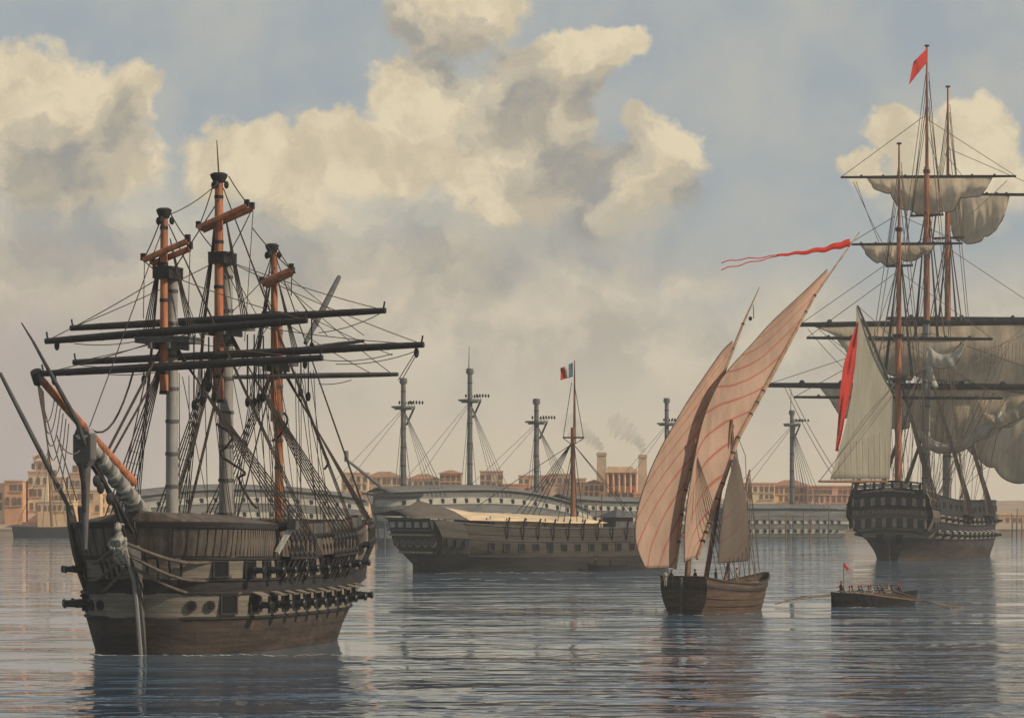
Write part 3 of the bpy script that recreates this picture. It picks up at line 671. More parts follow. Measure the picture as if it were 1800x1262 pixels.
# ------------------------------------------------------------------ the right-hand three-master seen from astern
A2 = math.radians(22)
S2 = Frame('sailing_warship', 1565, 618, math.sin(A2), math.cos(A2), 'dark three-master seen from the stern at right with grey loosened sails', 'ship')
R2 = S2.root
L2 = 69
H2 = Hull(L2, 21.5, 12.8, lb=(.30, .16), pw=(2.2, 2.1), ls=(.5, .34), ws=(.16, .80), sheer=(.5, 2.6), rake=(.1, .2), tumble=.13)
class Shift:   # hull coordinates have the stem at 0; this ship's empty stands at the sternpost
    def __init__(s, h): s.h = h
    def pt(s, u, z, side): p = s.h.pt(u, z, side); p.x += s.h.L; return p
    def frame(s, u, z, side): p, t, n, R = s.h.frame(u, z, side); p = p.copy(); p.x += s.h.L; return p, t, n, R
def shift_g(g, dx): g.v = [(x+dx, y, z) for x, y, z in g.v]; return g
K2 = Shift(H2)
g = shift_g(H2.mesh([-2, 0, 4.2, 5.9, 7.4, 9.2, 10.6, 12.8], [0, 0, 1, 2, 1, 2, 2], nu=50, deck=(12.0, 3)), L2)
obj('hull', g, [M_under, M_strake, M_black, M_deck], R2)
def stern(z, yf=0.0, back=0.0):
    a = K2.pt(1, z, 1); return V((a.x-back, a.y*yf, a.z+.0))
def stern_bar(z, th, ht, m, name='stern_moulding', back=.1, w=1.02, camb=.5):
    g = G(); n = 12; rows = []
    for i in range(n+1):
        f = -1+2*i/n; p = stern(z, f*w); p.z += camb*(1-f*f); rows.append([p+V((.3, 0, -ht/2)), p+V((-th, 0, -ht/2)), p+V((-th, 0, ht/2)), p+V((.3, 0, ht/2))])
    g.grid(rows, 0, True); return obj(name, g, m, R2, False)
def stern_row(z, n, wd, ht, camb, name, m, span=.86, back=.14, fm=None):
    for i in range(n):
        f = -span+2*span*i/(n-1); p = stern(z, f); p.z += camb*(1-f*f)
        g = G(); g.box(p+V((-back, 0, 0)), (.3, wd, ht)); o = obj(name, g, m, R2, False)
        if fm:
            for dy in (-wd/2-.22, wd/2+.22):
                q = G(); q.box(p+V((-back-.05, dy, 0)), (.4, .42, ht*1.05)); obj('pilaster', q, fm, o, False)
for z, th, ht in ((5.0, .5, .5), (7.9, .9, .35), (9.1, .9, .3), (11.5, .55, .45), (12.6, .6, .35)): stern_bar(z, th, ht, M_black if z != 7.9 else M_bulw)
stern_bar(13.9, .5, .35, M_black, 'taffrail_cap')
stern_row(6.5, 7, 1.45, 1.9, .5, 'stern_window', M_glass, fm=M_carve)
stern_row(10.35, 7, 1.4, 1.6, .5, 'stern_window', M_glass, fm=M_carve)
for i in range(30):
    f = -.92+1.84*i/29; p = stern(8.5, f); p.z += .5*(1-f*f); g = G(); g.tube([p+V((-.8, 0, -.5)), p+V((-.9, 0, 0)), p+V((-.8, 0, .5))], [.1, .15, .1], 6); obj('baluster', g, M_carve, R2)
for i in range(8):     # pierced taffrail
    f = -.93+1.86*i/7; p = stern(13.2, f); p.z += .5*(1-f*f); g = G(); g.box(p+V((-.2, 0, 0)), (.5, .5, 1.3)); obj('taffrail_post', g, M_black, R2, False)
    if i < 7:
        p = stern(13.2, f+.133); p.z += .5*(1-(f+.13)**2); g = G(); g.box(p+V((0, 0, 0)), (.2, 1.7, .85)); obj('taffrail_panel', g, M_white, R2, False)
g = G(); n = 14
for i in range(n):
    f = -.7+1.4*i/(n-1); p = stern(12.05, f); p.z += .5*(1-f*f)+.25*(1-abs(f)); g.ball(p+V((-.3, 0, 0)), .34, (.6, 1.5, .7), 7)
obj('stern_carving', g, M_carve, R2)
for y_ in (-.42, .42):
    p = stern(3.7, y_); g = G(); g.box(p+V((-.12, 0, 0)), (.35, 1.5, 1.5)); o = obj('stern_port', g, M_hole, R2, False)
    q = G(); q.box(p+V((-.6, 0, 1.05)), (1.2, 1.6, .14), Matrix.Rotation(-.4, 3, 'Y')); obj('port_lid', q, M_black, o, False)
g = G(); g.box((-.9, 0, 1.4), (1.5, .5, 6.6)); g.box((-.8, 0, 4.9), (1.9, 1.5, .9)); o = obj('rudder', g, M_under, R2, False)
q = G()
for z in (.6, 2.2, 3.8): q.box((-.75, 0, z), (1.6, .62, .2))
obj('rudder_iron', q, M_iron, o, False)
for s_ in (1, -1):      # quarter galleries
    a = K2.frame(.955, 8.3, s_); g = G(); prof = [(4.6, .1), (5.4, .9), (7.6, 1.1), (8.0, 1.35), (9.1, 1.35), (9.5, 1.1), (11.4, 1.0), (12.4, .3)]
    rows = []
    for z, o_ in prof:
        r = []
        for u in (.925, .93, .965, 1.0):
            p, t, n, R = K2.frame(min(u, .995), z, s_); r.append(p+n*(o_ if u > .926 else -.1))
        rows.append(r)
    g.grid(rows, 0); o = obj('quarter_gallery', g, M_bulw, R2, False)
    for z in (6.5, 10.4):
        for u in (.94, .962):
            p, t, n, R = K2.frame(u, z, s_); q = G(); q.box(p+n*1.12, (.9, .25, 1.5), R); obj('gallery_window', q, M_glass, o, False)
for s_ in (1, -1):
    for z, nn in ((3.6+1.5, 13), (8.3, 13), (11.0, 12)):
        for i in range(nn):
            u = .12+.064*i
            p, t, n = gun_port(Shift(H2), u, z, s_, 1.15, 1.1, R2, lid=(z < 6), lid_m=M_white)
            if z < 10: cannon(p, n, R2, 1.6, .3)
    for z in (4.2, 5.9, 7.4, 9.2, 12.75):
        pts = [K2.frame(.01+.92*i/30, z, s_) for i in range(31)]
        g = G(); g.tube([p+n*.05 for p, t, n, R in pts], .16, 6); obj('rubbing_strake', g, M_black, R2)
s2m = {}
def Y2(px, py, y=0): return S2.Y(px, py, y)
X2 = S2.X
def y2(px, py): return Y2(px, py).z
for nm, px, truck, doub, ctree, top, capw in (('mizzen', 1579, 252, 466, 467, 667, 590), ('main', 1628, 80, 378, 378, 640, 575), ('fore', 1665, 152, 418, 418, 650, 570)):
    x = Y2(px, 600).x; s2m[nm] = (x, y2(px, truck), y2(px, ctree), y2(px, top))
    zt, zc, ztop = y2(px, truck), y2(px, ctree), y2(px, top); zd = y2(px, doub)
    k_ = .8 if nm == 'mizzen' else 1.0
    mast(R2, [(x, 0, 10), (x, 0, ztop+9.5)], (1.05*k_, .85*k_), M_spar if nm == 'mizzen' else M_grey, 'lower_mast', 0 if nm == 'mizzen' else 8, M_greyd)
    mast(R2, [(x+.9, .1, ztop-1), (x+.9, .1, zc+11*k_)], (.8*k_, .62*k_), M_spar, 'topmast')
    mast(R2, [(x+1.5, .2, zc-2), (x+1.5, .2, zt)], (.52*k_, .2), M_spar, 'topgallant_mast')
    top_platform((x, 0, ztop), 6.6*k_, R2, M_greyd, .4)
    g = G(); g.box((x+.9, 0, zc), (.5, 7.6*k_, .5)); g.box((x+.9, 0, zc+.5), (3.2, .4, .4)); obj('crosstree', g, M_yard, R2, False)
    g = G(); g.box((x+.4, .05, ztop+9.5), (2.9, 1.8, .9)); obj('mast_cap', g, M_yard, R2, False)
    g = G(); g.box((x+1.2, .15, zc+10*k_), (1.8, 1.2, .8)); obj('mast_cap', g, M_yard, R2, False)
    g = G(); g.lathe([(.001, zt+.3), (.55, zt+.3), (.6, zt), (.2, zt-.15)], (x+1.5, .2, 0), 8); obj('truck', g, M_yard, R2)
    # shrouds to both sides
    u0 = 1-(x/L2)
    for s_ in (1, -1):
        feet = []
        uu = [u0+.02+.014*i for i in range(6)]
        for u in uu:
            p, t, n, R = K2.frame(u, 9.6, s_); feet.append(p+n*1.3+V((0, 0, .6)))
            q = G(); e = K2.frame(u, 7.6, s_); q.tube([p+n*1.3, e[0]+e[2]*.1], .12, 4); obj('chain_plate', q, M_black, R2)
        pr = [K2.frame(u, 9.6, s_) for u in (uu[0]-.012, *uu, uu[-1]+.012)]
        g = G(); g.grid([[p-n*.1+V((0, 0, .12)), p+n*1.5+V((0, 0, .12)), p+n*1.5-V((0, 0, .12)), p-n*.1-V((0, 0, .12))] for p, t, n, R in pr], 0, True); obj('channel', g, M_black, R2, False)
        shroud_set(S2, (x, .6*s_, ztop-.5), feet, R2, .12, True, None, .06, .92, 1.6)
        for i in range(4):
            rope('topmast_shroud', [V((x+.9, .4*s_, zc-.3)), V((x-1.2+.8*i, 3.1*s_, ztop+.3))], R2, .1, M_rope)
        for i in range(3):
            rope('topgallant_shroud', [V((x+1.5, .25*s_, zt-8-4*i if nm == 'main' else zt-4-3*i)), V((x+.4+.4*i, 3.6*s_*k_, zc))], R2, .07, M_ropel)
        for i in range(4):
            p, t, n, R = K2.frame(min(.97, uu[-1]+.02+.012*i), 9.6, s_); rope('backstay', [V((x+1.2, .3*s_, (zc+2, zc+1, zt-6, zt-14)[i])), p+n*1.2], R2, .085, M_ropel)
# yards: (end, end, mast, radius)
mz, mn, fo = (s2m[q][0] for q in ('mizzen', 'main', 'fore'))
YD2 = [((1478, 312), (1786, 310), mn+2.4, .36), ((1405, 571), (1862, 566), mn+2.0, .7), ((1345, 677), (1905, 681), mn+1.9, .75), ((1490, 430), (1692, 428), mz+2, .33),
       ((1418, 594), (1745, 596), mz+1.9, .42), ((1396, 698), (1762, 700), mz+1.7, .38), ((1718, 342), (1856, 343), fo+2.2, .36), ((1560, 560), (1915, 563), fo+2, .6)]
YB = []
for a, b, x, r_ in YD2:
    A, B = X2(*a, x), X2(*b, x); YB.append((A, B)); yard(R2, A, B, r_, M_yard if r_ > .3 else M_greyd, ends=False)
    n_ = 7
    for i in range(n_):
        q = G(); c = A.lerp(B, .12+.76*i/(n_-1)); q.ball(c+V((0, 0, r_*.5)), r_*1.25, (.8, .8, 1.0), 6)
        if i != n_//2: obj('yard_gasket', q, M_black, R2)
for px, py in ((1412, 572), (1345, 677)):   # studding-sail booms, unpainted
    a, b = X2(px-2, py+1, mn+2.8), X2(px+70, py+1, mn+2.8); g = G(); g.tube([a, b], [.2, .3], 7); obj('boom_end', g, M_spar, R2)
def pl(x, pts): return [X2(a, b, x) for a, b in pts]
AFT = V((-1, 0, 0))
def dz(v, k): return V((-k, 0, 0))
hang_sail(R2, pl(mn+2.2, [(1524, 313), (1575, 313), (1628, 312), (1690, 312), (1745, 312)]), pl(mn+2.0, [(1532, 332), (1560, 342), (1585, 368), (1628, 381), (1672, 372), (1692, 350), (1728, 346)]), (2.6, 0, 0), M_sail, seed=1, nb=5, gath=1.1, nf=6, folds=.35)
hang_sail(R2, pl(fo+2.2, [(1668, 370), (1690, 343), (1730, 343), (1775, 344)]), pl(fo+2, [(1672, 408), (1690, 428), (1730, 422), (1765, 385)]), (2.6, 0, 0), M_sail, seed=2, nb=3, gath=1.1, nf=5, folds=.35)
hang_sail(R2, pl(mz+2, [(1512, 430), (1560, 430), (1600, 430), (1645, 429)]), pl(mz+2, [(1520, 446), (1548, 466), (1585, 462), (1622, 452), (1640, 438)]), (1.8, 0, 0), M_sail, seed=3, nb=4, gath=0.8, nf=6, folds=.25)
hang_sail(R2, pl(mn+1.8, [(1424, 571), (1500, 570), (1600, 569), (1700, 568), (1850, 567)]), pl(mn+1.8, [(1478, 596), (1512, 640), (1600, 662), (1700, 676), (1850, 700)]), (4, 0, 0), M_sail, seed=4, nb=4, gath=1.0, nf=4, folds=.3, nx=72)
hang_sail(R2, pl(mz+1.6, [(1470, 595), (1520, 595), (1570, 596), (1640, 596), (1700, 597)]), pl(mz+1.5, [(1488, 622), (1512, 652), (1560, 662), (1625, 655), (1690, 606)]), (1.6, 0, 0), M_sail, seed=5, nb=4, gath=0.8, nf=5, folds=.2)
hang_sail(R2, pl(mn+1.5, [(1440, 679), (1480, 679), (1520, 679), (1600, 680)]), pl(mn+1.5, [(1462, 712), (1488, 740), (1520, 748), (1600, 756)]), (2.4, 0, 0), M_sail, seed=6, nb=3, gath=0.9, nf=4, folds=.3)
hang_sail(R2, pl(mn+1.2, [(1585, 680), (1660, 680), (1740, 681), (1860, 682)]), pl(mn+1.2, [(1612, 770), (1650, 798), (1690, 790), (1735, 770), (1775, 752), (1860, 690)]), (3.2, 0, 0), M_sail, seed=7, nb=4, gath=1.3, nf=5, folds=.35, nx=72, edge_m=M_white)
hang_sail(R2, pl(fo+1.6, [(1600, 562), (1700, 562), (1800, 563), (1910, 563)]), pl(fo+1.6, [(1650, 745), (1710, 800), (1790, 850), (1905, 815)]), (4, 0, 0), M_sail, seed=8, nb=4, gath=1.4, nf=5, folds=.4, nx=72)
# pale bunts gathered below the yards
hang_sail(R2, pl(mz-.2, [(1632, 607), (1650, 622), (1676, 620), (1700, 604)]), pl(mz-.4, [(1630, 640), (1652, 648), (1680, 640), (1700, 604)]), (-.8, 0, 0), M_saill, seed=9, nb=1, gath=0.3, nf=3, folds=.25)
hang_sail(R2, pl(mz-.2, [(1629, 610), (1634, 622), (1640, 655), (1650, 680)]), pl(mz-.4, [(1625, 640), (1628, 660), (1636, 676), (1642, 684)]), (-.6, 0, 0), M_saill, seed=10, nb=1, gath=0.2, nf=3, folds=.2)
hang_sail(R2, pl(mn-.6, [(1616, 752), (1650, 776), (1690, 770), (1725, 748), (1760, 722)]), pl(mn-.9, [(1622, 782), (1652, 797), (1692, 792), (1728, 770), (1762, 738)]), (-1, 0, 0), M_saill, seed=11, nb=3, gath=0.5, nf=5, folds=.3)
hang_sail(R2, pl(mn-.6, [(1726, 724), (1752, 730), (1785, 715), (1815, 690)]), pl(mn-.9, [(1734, 748), (1760, 752), (1790, 738), (1820, 715)]), (-1, 0, 0), M_sail, seed=12, nb=2, gath=0.5, nf=4, folds=.3)
# spanker, gaff and boom
gf0, gf1 = Y2(1572, 692), Y2(1508, 538); bm0, bm1 = Y2(1572, 846), Y2(1440, 846)
yard(R2, gf0, gf1, .3, M_greyd, 'gaff', ends=False); yard(R2, bm0, bm1, .32, M_pole, 'boom', ends=False)
def quad(n0, n1, n2, n3, nx, ny, bel, curve=0):
    rows = []
    for j in range(ny+1):
        v = j/ny; r = []
        for i in range(nx+1):
            t = i/nx; p = n0.lerp(n1, t).lerp(n3.lerp(n2, t), v); r.append(p+bel*(math.sin(math.pi*t)*math.sin(math.pi*(v*.8+.1)))+V((curve*math.sin(math.pi*v)*(1-t), 0, 0)))
        rows.append(r)
    g = G(); g.grid(rows); return g
tk = Y2(1462, 842)
M_spank = mat('seamed_canvas', (208, 198, 174), .85, .1, .3, (1, 1, .3), .2, transl=.6, stripe=(.62, 0, .06, (150, 138, 118), .6))
g = quad(gf1+V((0, .3, 0)), gf0+V((0, .3, 0)), Y2(1566, 842)+V((0, .3, 0)), tk+V((0, .3, 0)), 16, 20, V((0, 1.6, 0)), 6.5)
o = obj('spanker_sail', g, M_spank, R2, True, None, thick=.06, sharp=80)
for i in range(9):
    a = lerp(.12, .9, i/8); p = tk.lerp(Y2(1566, 842), a); rope('brail_line', [p+V((0, 0, .2)), p+V((2.5+i*.1, .9, 6+5*a))], R2, .06, M_pole, 4)
def ln2(a, b, r=.075, m=None, sg=0, nm='brace'): rope(nm, sag(a, b, sg) if sg else [V(a), V(b)], R2, r, m or M_ropel)
for e, hub, x in (((1478, 312), (1624, 205), mn), ((1786, 310), (1630, 210), mn), ((1490, 430), (1574, 380), mz), ((1692, 428), (1584, 380), mz), ((1405, 571), (1622, 420), mn), ((1862, 566), (1634, 415), mn), ((1418, 594), (1574, 480), mz), ((1745, 596), (1584, 480), mz), ((1345, 677), (1624, 585), mn), ((1905, 681), (1634, 585), mn), ((1718, 342), (1660, 270), fo), ((1856, 343), (1668, 262), fo), ((1396, 698), (1574, 600), mz), ((1762, 700), (1584, 600), mz)):
    ln2(X2(*e, x+2), X2(*hub, x+1), nm='lift')
for a, b, xa, xb in (((1420, 578), (1530, 690), mn, mz), ((1380, 682), (1470, 845), mn, 0), ((1386, 680), (1480, 845), mn, 0), ((1500, 320), (1575, 470), mn, mz), ((1505, 320), (1562, 465), mn, mz), ((1770, 318), (1600, 460), mn, mz), ((1830, 575), (1600, 660), mn, mz), ((1800, 575), (1690, 650), mn, mz), ((1860, 690), (1700, 850), mn, mz), ((1440, 580), (1570, 660), mn, mz), ((1450, 590), (1575, 690), mn, mz)):
    ln2(X2(*a, xa), X2(*b, xb), sg=.02)
ln2(gf1, X2(1577, 600, mz)); ln2(gf1.lerp(gf0, .4), V((mz, 0, s2m['mizzen'][2]))); ln2(bm1, V((mz, 0, s2m['mizzen'][3])), .09); ln2(gf0, Y2(1460, 842), .06)
ln2(V((mn, 0, s2m['main'][3])), V((mz, 0, s2m['mizzen'][3]-8)), .1); ln2(V((fo, 0, s2m['fore'][2])), V((mn, 0, s2m['main'][3]+2)), .1); ln2(V((mn+1, 0, s2m['main'][1]-20)), V((fo, 0, s2m['fore'][2]+10)), .07)
rr = random.Random(5)
for i in range(64):
    x = (mz, mn, fo)[i % 3]; a = X2(rr.uniform(1540, 1780), 690 if i % 2 else 600, x+1); b = V((x-rr.uniform(1, 6), max(-9, min(9, a.y*.7+rr.uniform(-2, 2))), 13)); ln2(a, b, .055, None, 0, 'fall')
# reef points hang off the canvas
for i in range(16):
    c = X2(1718+i*6.2, 612-i*.9, mn+1.2); g = G(); g.tube([c, c+V((-.5, 0, -4.2))], .05, 4); obj('reef_point', g, M_ropel, R2)

def flag(name, fr, hoist_a, hoist_b, fly_a, fly_b, mats_, label, wave, n=18, mi=None, group=None):
    """bunting from the hoist edge to the fly edge, rippling"""
    rows = []
    for j in range(9):
        v = j/8; r = []
        for i in range(n+1):
            t = i/n; p = V(hoist_a).lerp(V(fly_a), t).lerp(V(hoist_b).lerp(V(fly_b), t), v); r.append(p+wave*(math.sin(t*8+v*2.2)*t**.6+.3*math.sin(t*15-v*3)*t))
        rows.append(r)
    ctr = V(hoist_a); g = G(); g.grid([[p-ctr for p in r] for r in rows], mi or 0)
    o = obj(name, g, mats_, None, True, label, .03, 'flag', group, sharp=80); o.location = ctr; return o
W2 = lambda px, py, y=0: S2.wld(Y2(px, py, y))
flag('flag', S2, W2(1631, 84), W2(1630, 109), W2(1605, 110, 1), W2(1598, 149, 1.5), [M_red], 'plain red flag drooping from the highest masthead of the right three-master', V((.2, 1.2, .2)))
g = G(); C_ = [(1508, 566, 1), (1499, 600, 6), (1490, 640, 10), (1483, 690, 10), (1478, 730, 6), (1474, 765, 4), (1470, 792, 2)]
rows = [[V(S2.wld(Y2(px-hw+hw*2*j/5+hw*.3, py+(j % 2)*1.5, -1.6-.4*math.sin(j*1.7+i)))) for j in range(6)] for i, (px, py, hw) in enumerate(C_)]
def refine(rows, k=4):
    o = []
    for i in range(len(rows)-1):
        for q in range(k):
            t = q/k; o.append([a.lerp(b, t) for a, b in zip(rows[i], rows[i+1])])
    return o+[rows[-1]]
rows = refine(rows); ct = rows[0][0].copy(); g.grid([[p-ct for p in r] for r in rows])
e_ = obj('ensign', g, M_red, None, True, 'long red ensign hanging limp before the white spanker sail', .03, 'flag', sharp=80); e_.location = ct

# ------------------------------------------------------------------ lateen felucca under sail
A3 = math.radians(37)
S3 = Frame('lateen_boat', 1203, 319, math.sin(A3), math.cos(A3), 'wooden lateen boat with pink striped sails steering between the ships', 'sailing boat')
R3 = S3.root; L3 = 16.0
H3 = Hull(L3, 7.6, 3.3, lb=(.62, .5), pw=(1.5, 1.25), ls=(.4, .35), ws=(.62, .84), sheer=(1.1, .9), rake=(.45, .08), tumble=.05); K3 = Shift(H3); K3.h = H3
g = shift_g(H3.mesh([-1.5, 0, 2.2, 2.75, 3.3], [0, 0, 1, 0], nu=40, deck=(2.7, 2)), L3)
obj('hull', g, [M_fhull, M_under, M_deck], R3)
for s_ in (1, -1):
    for z, r_ in ((3.28, .12), (2.5, .09), (1.5, .05), (.8, .05)):
        pts = [K3.frame(.005+.985*i/26, z, s_) for i in range(27)]
        g = G(); g.tube([p+n*.03 for p, t, n, R in pts], r_, 6); obj('gunwale' if z > 3 else 'rubbing_strake', g, M_under if z > 2 else M_fhull, R3)
a = K3.pt(1, 3.3, 1); g = G(); g.tube([(a.x, a.y*t_, a.z) for t_ in (-1, 0, 1)], .13, 6); obj('transom_rail', g, M_under, R3)
g = G(); g.box((-.45, 0, 1.6), (.7, .2, 4.6)); g.box((.3, 0, 4.05), (2.4, .14, .14)); obj('rudder', g, M_greyd, R3, False)
Y3 = S3.Y
def sp(a, b, r0, r1, name, m=M_pole, bands=0): return mast(R3, [a, b], (r0, r1), m, name, bands, M_black)
for (a, b, r0) in (((1207, 1022), (1222, 772), .3), ((1240, 1022), (1287, 738), .3), ((1273, 1024), (1318, 826), .2)): sp(Y3(*a), Y3(*b), r0, r0*.55, 'mast')
# yards, each swung a little out of the centre plane
def bowed(pts, r, name, m, off, seize=10):
    q = [Y3(px, py, o_) for (px, py), o_ in zip(pts, off)]
    fine_ = []
    for i in range(len(q)-1):
        for k_ in range(5): fine_.append(q[i].lerp(q[i+1], k_/5))
    fine_.append(q[-1]); n = len(fine_); g = G()
    g.tube(fine_, [r*(.45+.55*math.sin(math.pi*min(1, .15+.75*i/n)))*(1 if i < n*.6 else lerp(1, .25, (i-n*.6)/(n*.4))) for i in range(n)], 8)
    o = obj(name, g, m, R3)
    for i in range(seize):
        j = 2+int((n-6)*i/seize); g = G(); d = (fine_[j+1]-fine_[j]).normalized(); g.tube([fine_[j]-d*.1, fine_[j]+d*.1], r*1.15*(1 if j < n*.6 else .7), 7); obj('yard_lashing', g, M_black, o)
    return q
M_lyard = mat('pale_lateen_spar', (164, 128, 98), .7, .35, 1.4, (1, 1, .4), .15)
QA = bowed([(1187, 1000), (1201, 880), (1222, 790), (1262, 680), (1306, 570), (1335, 505)], .24, 'lateen_yard', M_lyard, [.9, .7, .5, .6, .9, 1.1])
QB = bowed([(1225, 982), (1252, 905), (1297, 770), (1352, 668), (1432, 520), (1511, 408)], .26, 'lateen_yard', M_lyard, [-.9, -.7, -.45, -.5, -.8, -1.0], 14)
def sailmat(name, base, stripe):
    m = mat(name, base, .85, .16, .35, (1, 1, .4), .25, transl=.45); t = NT(m.node_tree)
    uv = t.new('ShaderNodeUVMap'); spn = t.new('ShaderNodeSeparateXYZ'); t.l.new(uv.outputs[0], spn.inputs[0])
    wob = t.noise(uv.outputs[0], 5, 3, .6)
    fr = t.math('FRACT', t.math('ADD', t.math('MULTIPLY', spn.outputs[1], 1.0), t.math('MULTIPLY', wob, .14)))
    f = t.math('MULTIPLY', t.smooth(t.math('ABSOLUTE', t.math('SUBTRACT', fr, .5)), .09, .025), .68)
    b = t.n['Principled BSDF']; src = b.inputs['Base Color'].links[0].from_socket
    mx = t.mix(f, src, lin(*stripe)); t.l.new(mx, b.inputs['Base Color'])
    for n in t.n:
        if n.type == 'BSDF_TRANSLUCENT': t.l.new(mx, n.inputs[0])
    return m
M_pink = sailmat('striped_lateen_canvas', (216, 182, 154), (204, 98, 78))
M_dun = sailmat('dun_lateen_canvas', (138, 122, 104), (142, 98, 82))
def lateen(yard_px, leech_px, oy, ol, belly, m, stripes, slant, nx=18, ny=44, name='lateen_sail'):
    A = [Y3(*p_, o_) for p_, o_ in zip(yard_px, oy)]; B = [Y3(*p_, o_) for p_, o_ in zip(leech_px, ol)]
    g = G(); rows = []; uvs = []
    side = V((0, 1, 0))
    for j in range(ny+1):
        v = j/ny; a, b = at_poly(A, v), at_poly(B, v); r = []
        for i in range(nx+1):
            t = i/nx; r.append(a.lerp(b, t)+V((.2, 1, 0))*belly*math.sin(math.pi*t**.8)*math.sin(math.pi*min(1, v*.85+.12)))
            uvs.append((t, v*stripes+t*slant))
        rows.append(r)
    g.grid(rows); o = obj(name, g, m, R3, True, None, sharp=80)
    me = o.data; ul = me.uv_layers.new(name='UVMap')
    # vertices keep their grid order unless merged at the peak: look the parameters up by position
    lut = {}
    for p, q in zip([p for r in rows for p in r], uvs): lut.setdefault((round(p.x, 3), round(p.y, 3), round(p.z, 3)), q)
    for lp in me.loops:
        c = me.vertices[lp.vertex_index].co; ul.data[lp.index].uv = lut.get((round(c.x, 3), round(c.y, 3), round(c.z, 3)), (0, 0))
    md = o.modifiers.new('thickness', 'SOLIDIFY'); md.thickness = .04; md.offset = 0
    q = G(); q.tube([r[-1] for r in rows], .07, 5); obj('bolt_rope', q, M_ropel, o)
    return o
lateen([(1187, 998), (1200, 882), (1221, 792), (1250, 706), (1284, 620), (1290, 604)], [(1134, 998), (1118, 955), (1119, 905), (1136, 846), (1157, 797), (1184, 748), (1210, 704), (1243, 655), (1270, 617), (1287, 600)], [.9, .7, .5, .55, .7, .8], [1.3, 1.5, 1.6, 1.5, 1.4, 1.3, 1.2, 1.1, .9, .8], .5, M_pink, 9, 2.6)
lateen([(1227, 978), (1253, 905), (1298, 770), (1352, 669), (1420, 541), (1457, 478)], [(1203, 988), (1206, 900), (1230, 760), (1258, 684), (1284, 646), (1322, 605), (1358, 565), (1419, 508), (1454, 474)], [-.9, -.7, -.45, -.5, -.75, -.9], [-.6, -.5, -.3, -.3, -.4, -.5, -.6, -.8, -.95], .7, M_pink, 11, 3.2)
lateen([(1316, 985), (1317, 945), (1311, 880), (1304, 840), (1298, 814), (1293, 803)], [(1262, 990), (1266, 940), (1271, 895), (1278, 858), (1286, 826), (1291, 802)], [-1.6, -1.6, -1.5, -1.3, -1.2, -1.1], [-2.4, -2.4, -2.2, -1.8, -1.4, -1.1], -.8, M_dun, 6, 1.6)
def ln3(a, b, oa=0, ob=0, r=.04, m=None, sg=0, nm='shroud'): A, B = Y3(*a, oa), Y3(*b, ob); rope(nm, sag(A, B, sg) if sg else [A, B], R3, r, m or M_ropel)
for i in range(5): ln3((1221, 788), (1262+i*9, 1018), 0, -2.6, .045)
for i in range(6): ln3((1287, 750), (1282+i*9, 1016), 0, -2.8, .045)
for i in range(5): ln3((1317, 840), (1300+i*9, 1014), 0, -2.4, .04)
for a, b in (((1287, 742), (1330, 1012)), ((1318, 832), (1336, 1012)), ((1222, 780), (1213, 1018)), ((1190, 990), (1165, 1020)), ((1122, 990), (1175, 1015)), ((1287, 742), (1310, 800)), ((1310, 800), (1318, 990))): ln3(a, b, 0, 0, .04)
ln3((1324, 536), (1325, 560), 1, 1, .05); g = G(); g.ball(Y3(1319, 560, 1), .22, (1, 1, 1.2), 7); obj('yard_block', g, M_black, R3)
# pennant from the peak of the taller yard, forked
g = G(); c_ = [(1494, 427, 7), (1474, 432, 6), (1450, 438, 4.5), (1420, 443, 3.6), (1392, 446, 2.6), (1365, 450, 2.0)]
pts = [[Y3(px, py-hw, -1-.1*i), Y3(px, py+hw, -1.05-.1*i)] for i, (px, py, hw) in enumerate(c_)]
wp = [[V(S3.wld(p)) for p in r] for r in pts]
t1 = [[V(S3.wld(Y3(px, py-1.0, -1.6-.1*i))), V(S3.wld(Y3(px, py+.8, -1.6-.1*i)))] for i, (px, py) in enumerate([(1365, 449), (1330, 454), (1298, 456), (1268, 462)])]
t2 = [[V(S3.wld(Y3(px, py-.8, -1.5-.1*i))), V(S3.wld(Y3(px, py+1.0, -1.5-.1*i)))] for i, (px, py) in enumerate([(1365, 451), (1330, 459), (1298, 466), (1268, 474)])]
ct = wp[0][0].copy()
for r_ in (wp, t1, t2):
    r2 = refine(r_, 5); g.grid([[p+V((0, .35*math.sin(i*.8), .08*math.sin(i*1.1)))-ct for p in r] for i, r in enumerate(r2)])
o = obj('pennant', g, M_red, None, True, 'long forked red pennant streaming from the tall lateen yard', .03, 'flag', sharp=80); o.location = ct
FEL = [((1170, 1006), M_cloth1, M_blue, 'person in pale shirt at the left end of the lateen boat stern'), ((1180, 1006), M_cloth2, M_cloth2, 'dark coated person standing just left of the lateen boat rudder'),
       ((1222, 1006), M_cloth2, M_cloth2, 'person in dark coat standing between the first two lateen boat masts'), ((1258, 1012), M_cloth2, M_cap, 'dark dressed person in red cap right of the middle lateen mast'),
       ((1282, 1016), M_cloth3, M_cap, 'person in blue coat and red cap by the shortest lateen mast'), ((1296, 1017), M_cloth1, M_cap, 'white shirted person near the bow of the lateen boat')]
for i, (pp, sh_, hat, lb_) in enumerate(FEL):
    q = Y3(*pp, (.8, .3, -.9, -1.2, -1.0, -.8)[i]); person('person', S3.wld((q.x, q.y, 3.15)), random.uniform(0, 6), 'stand', sh_, hat, lb_, 'people aboard the lateen boat')

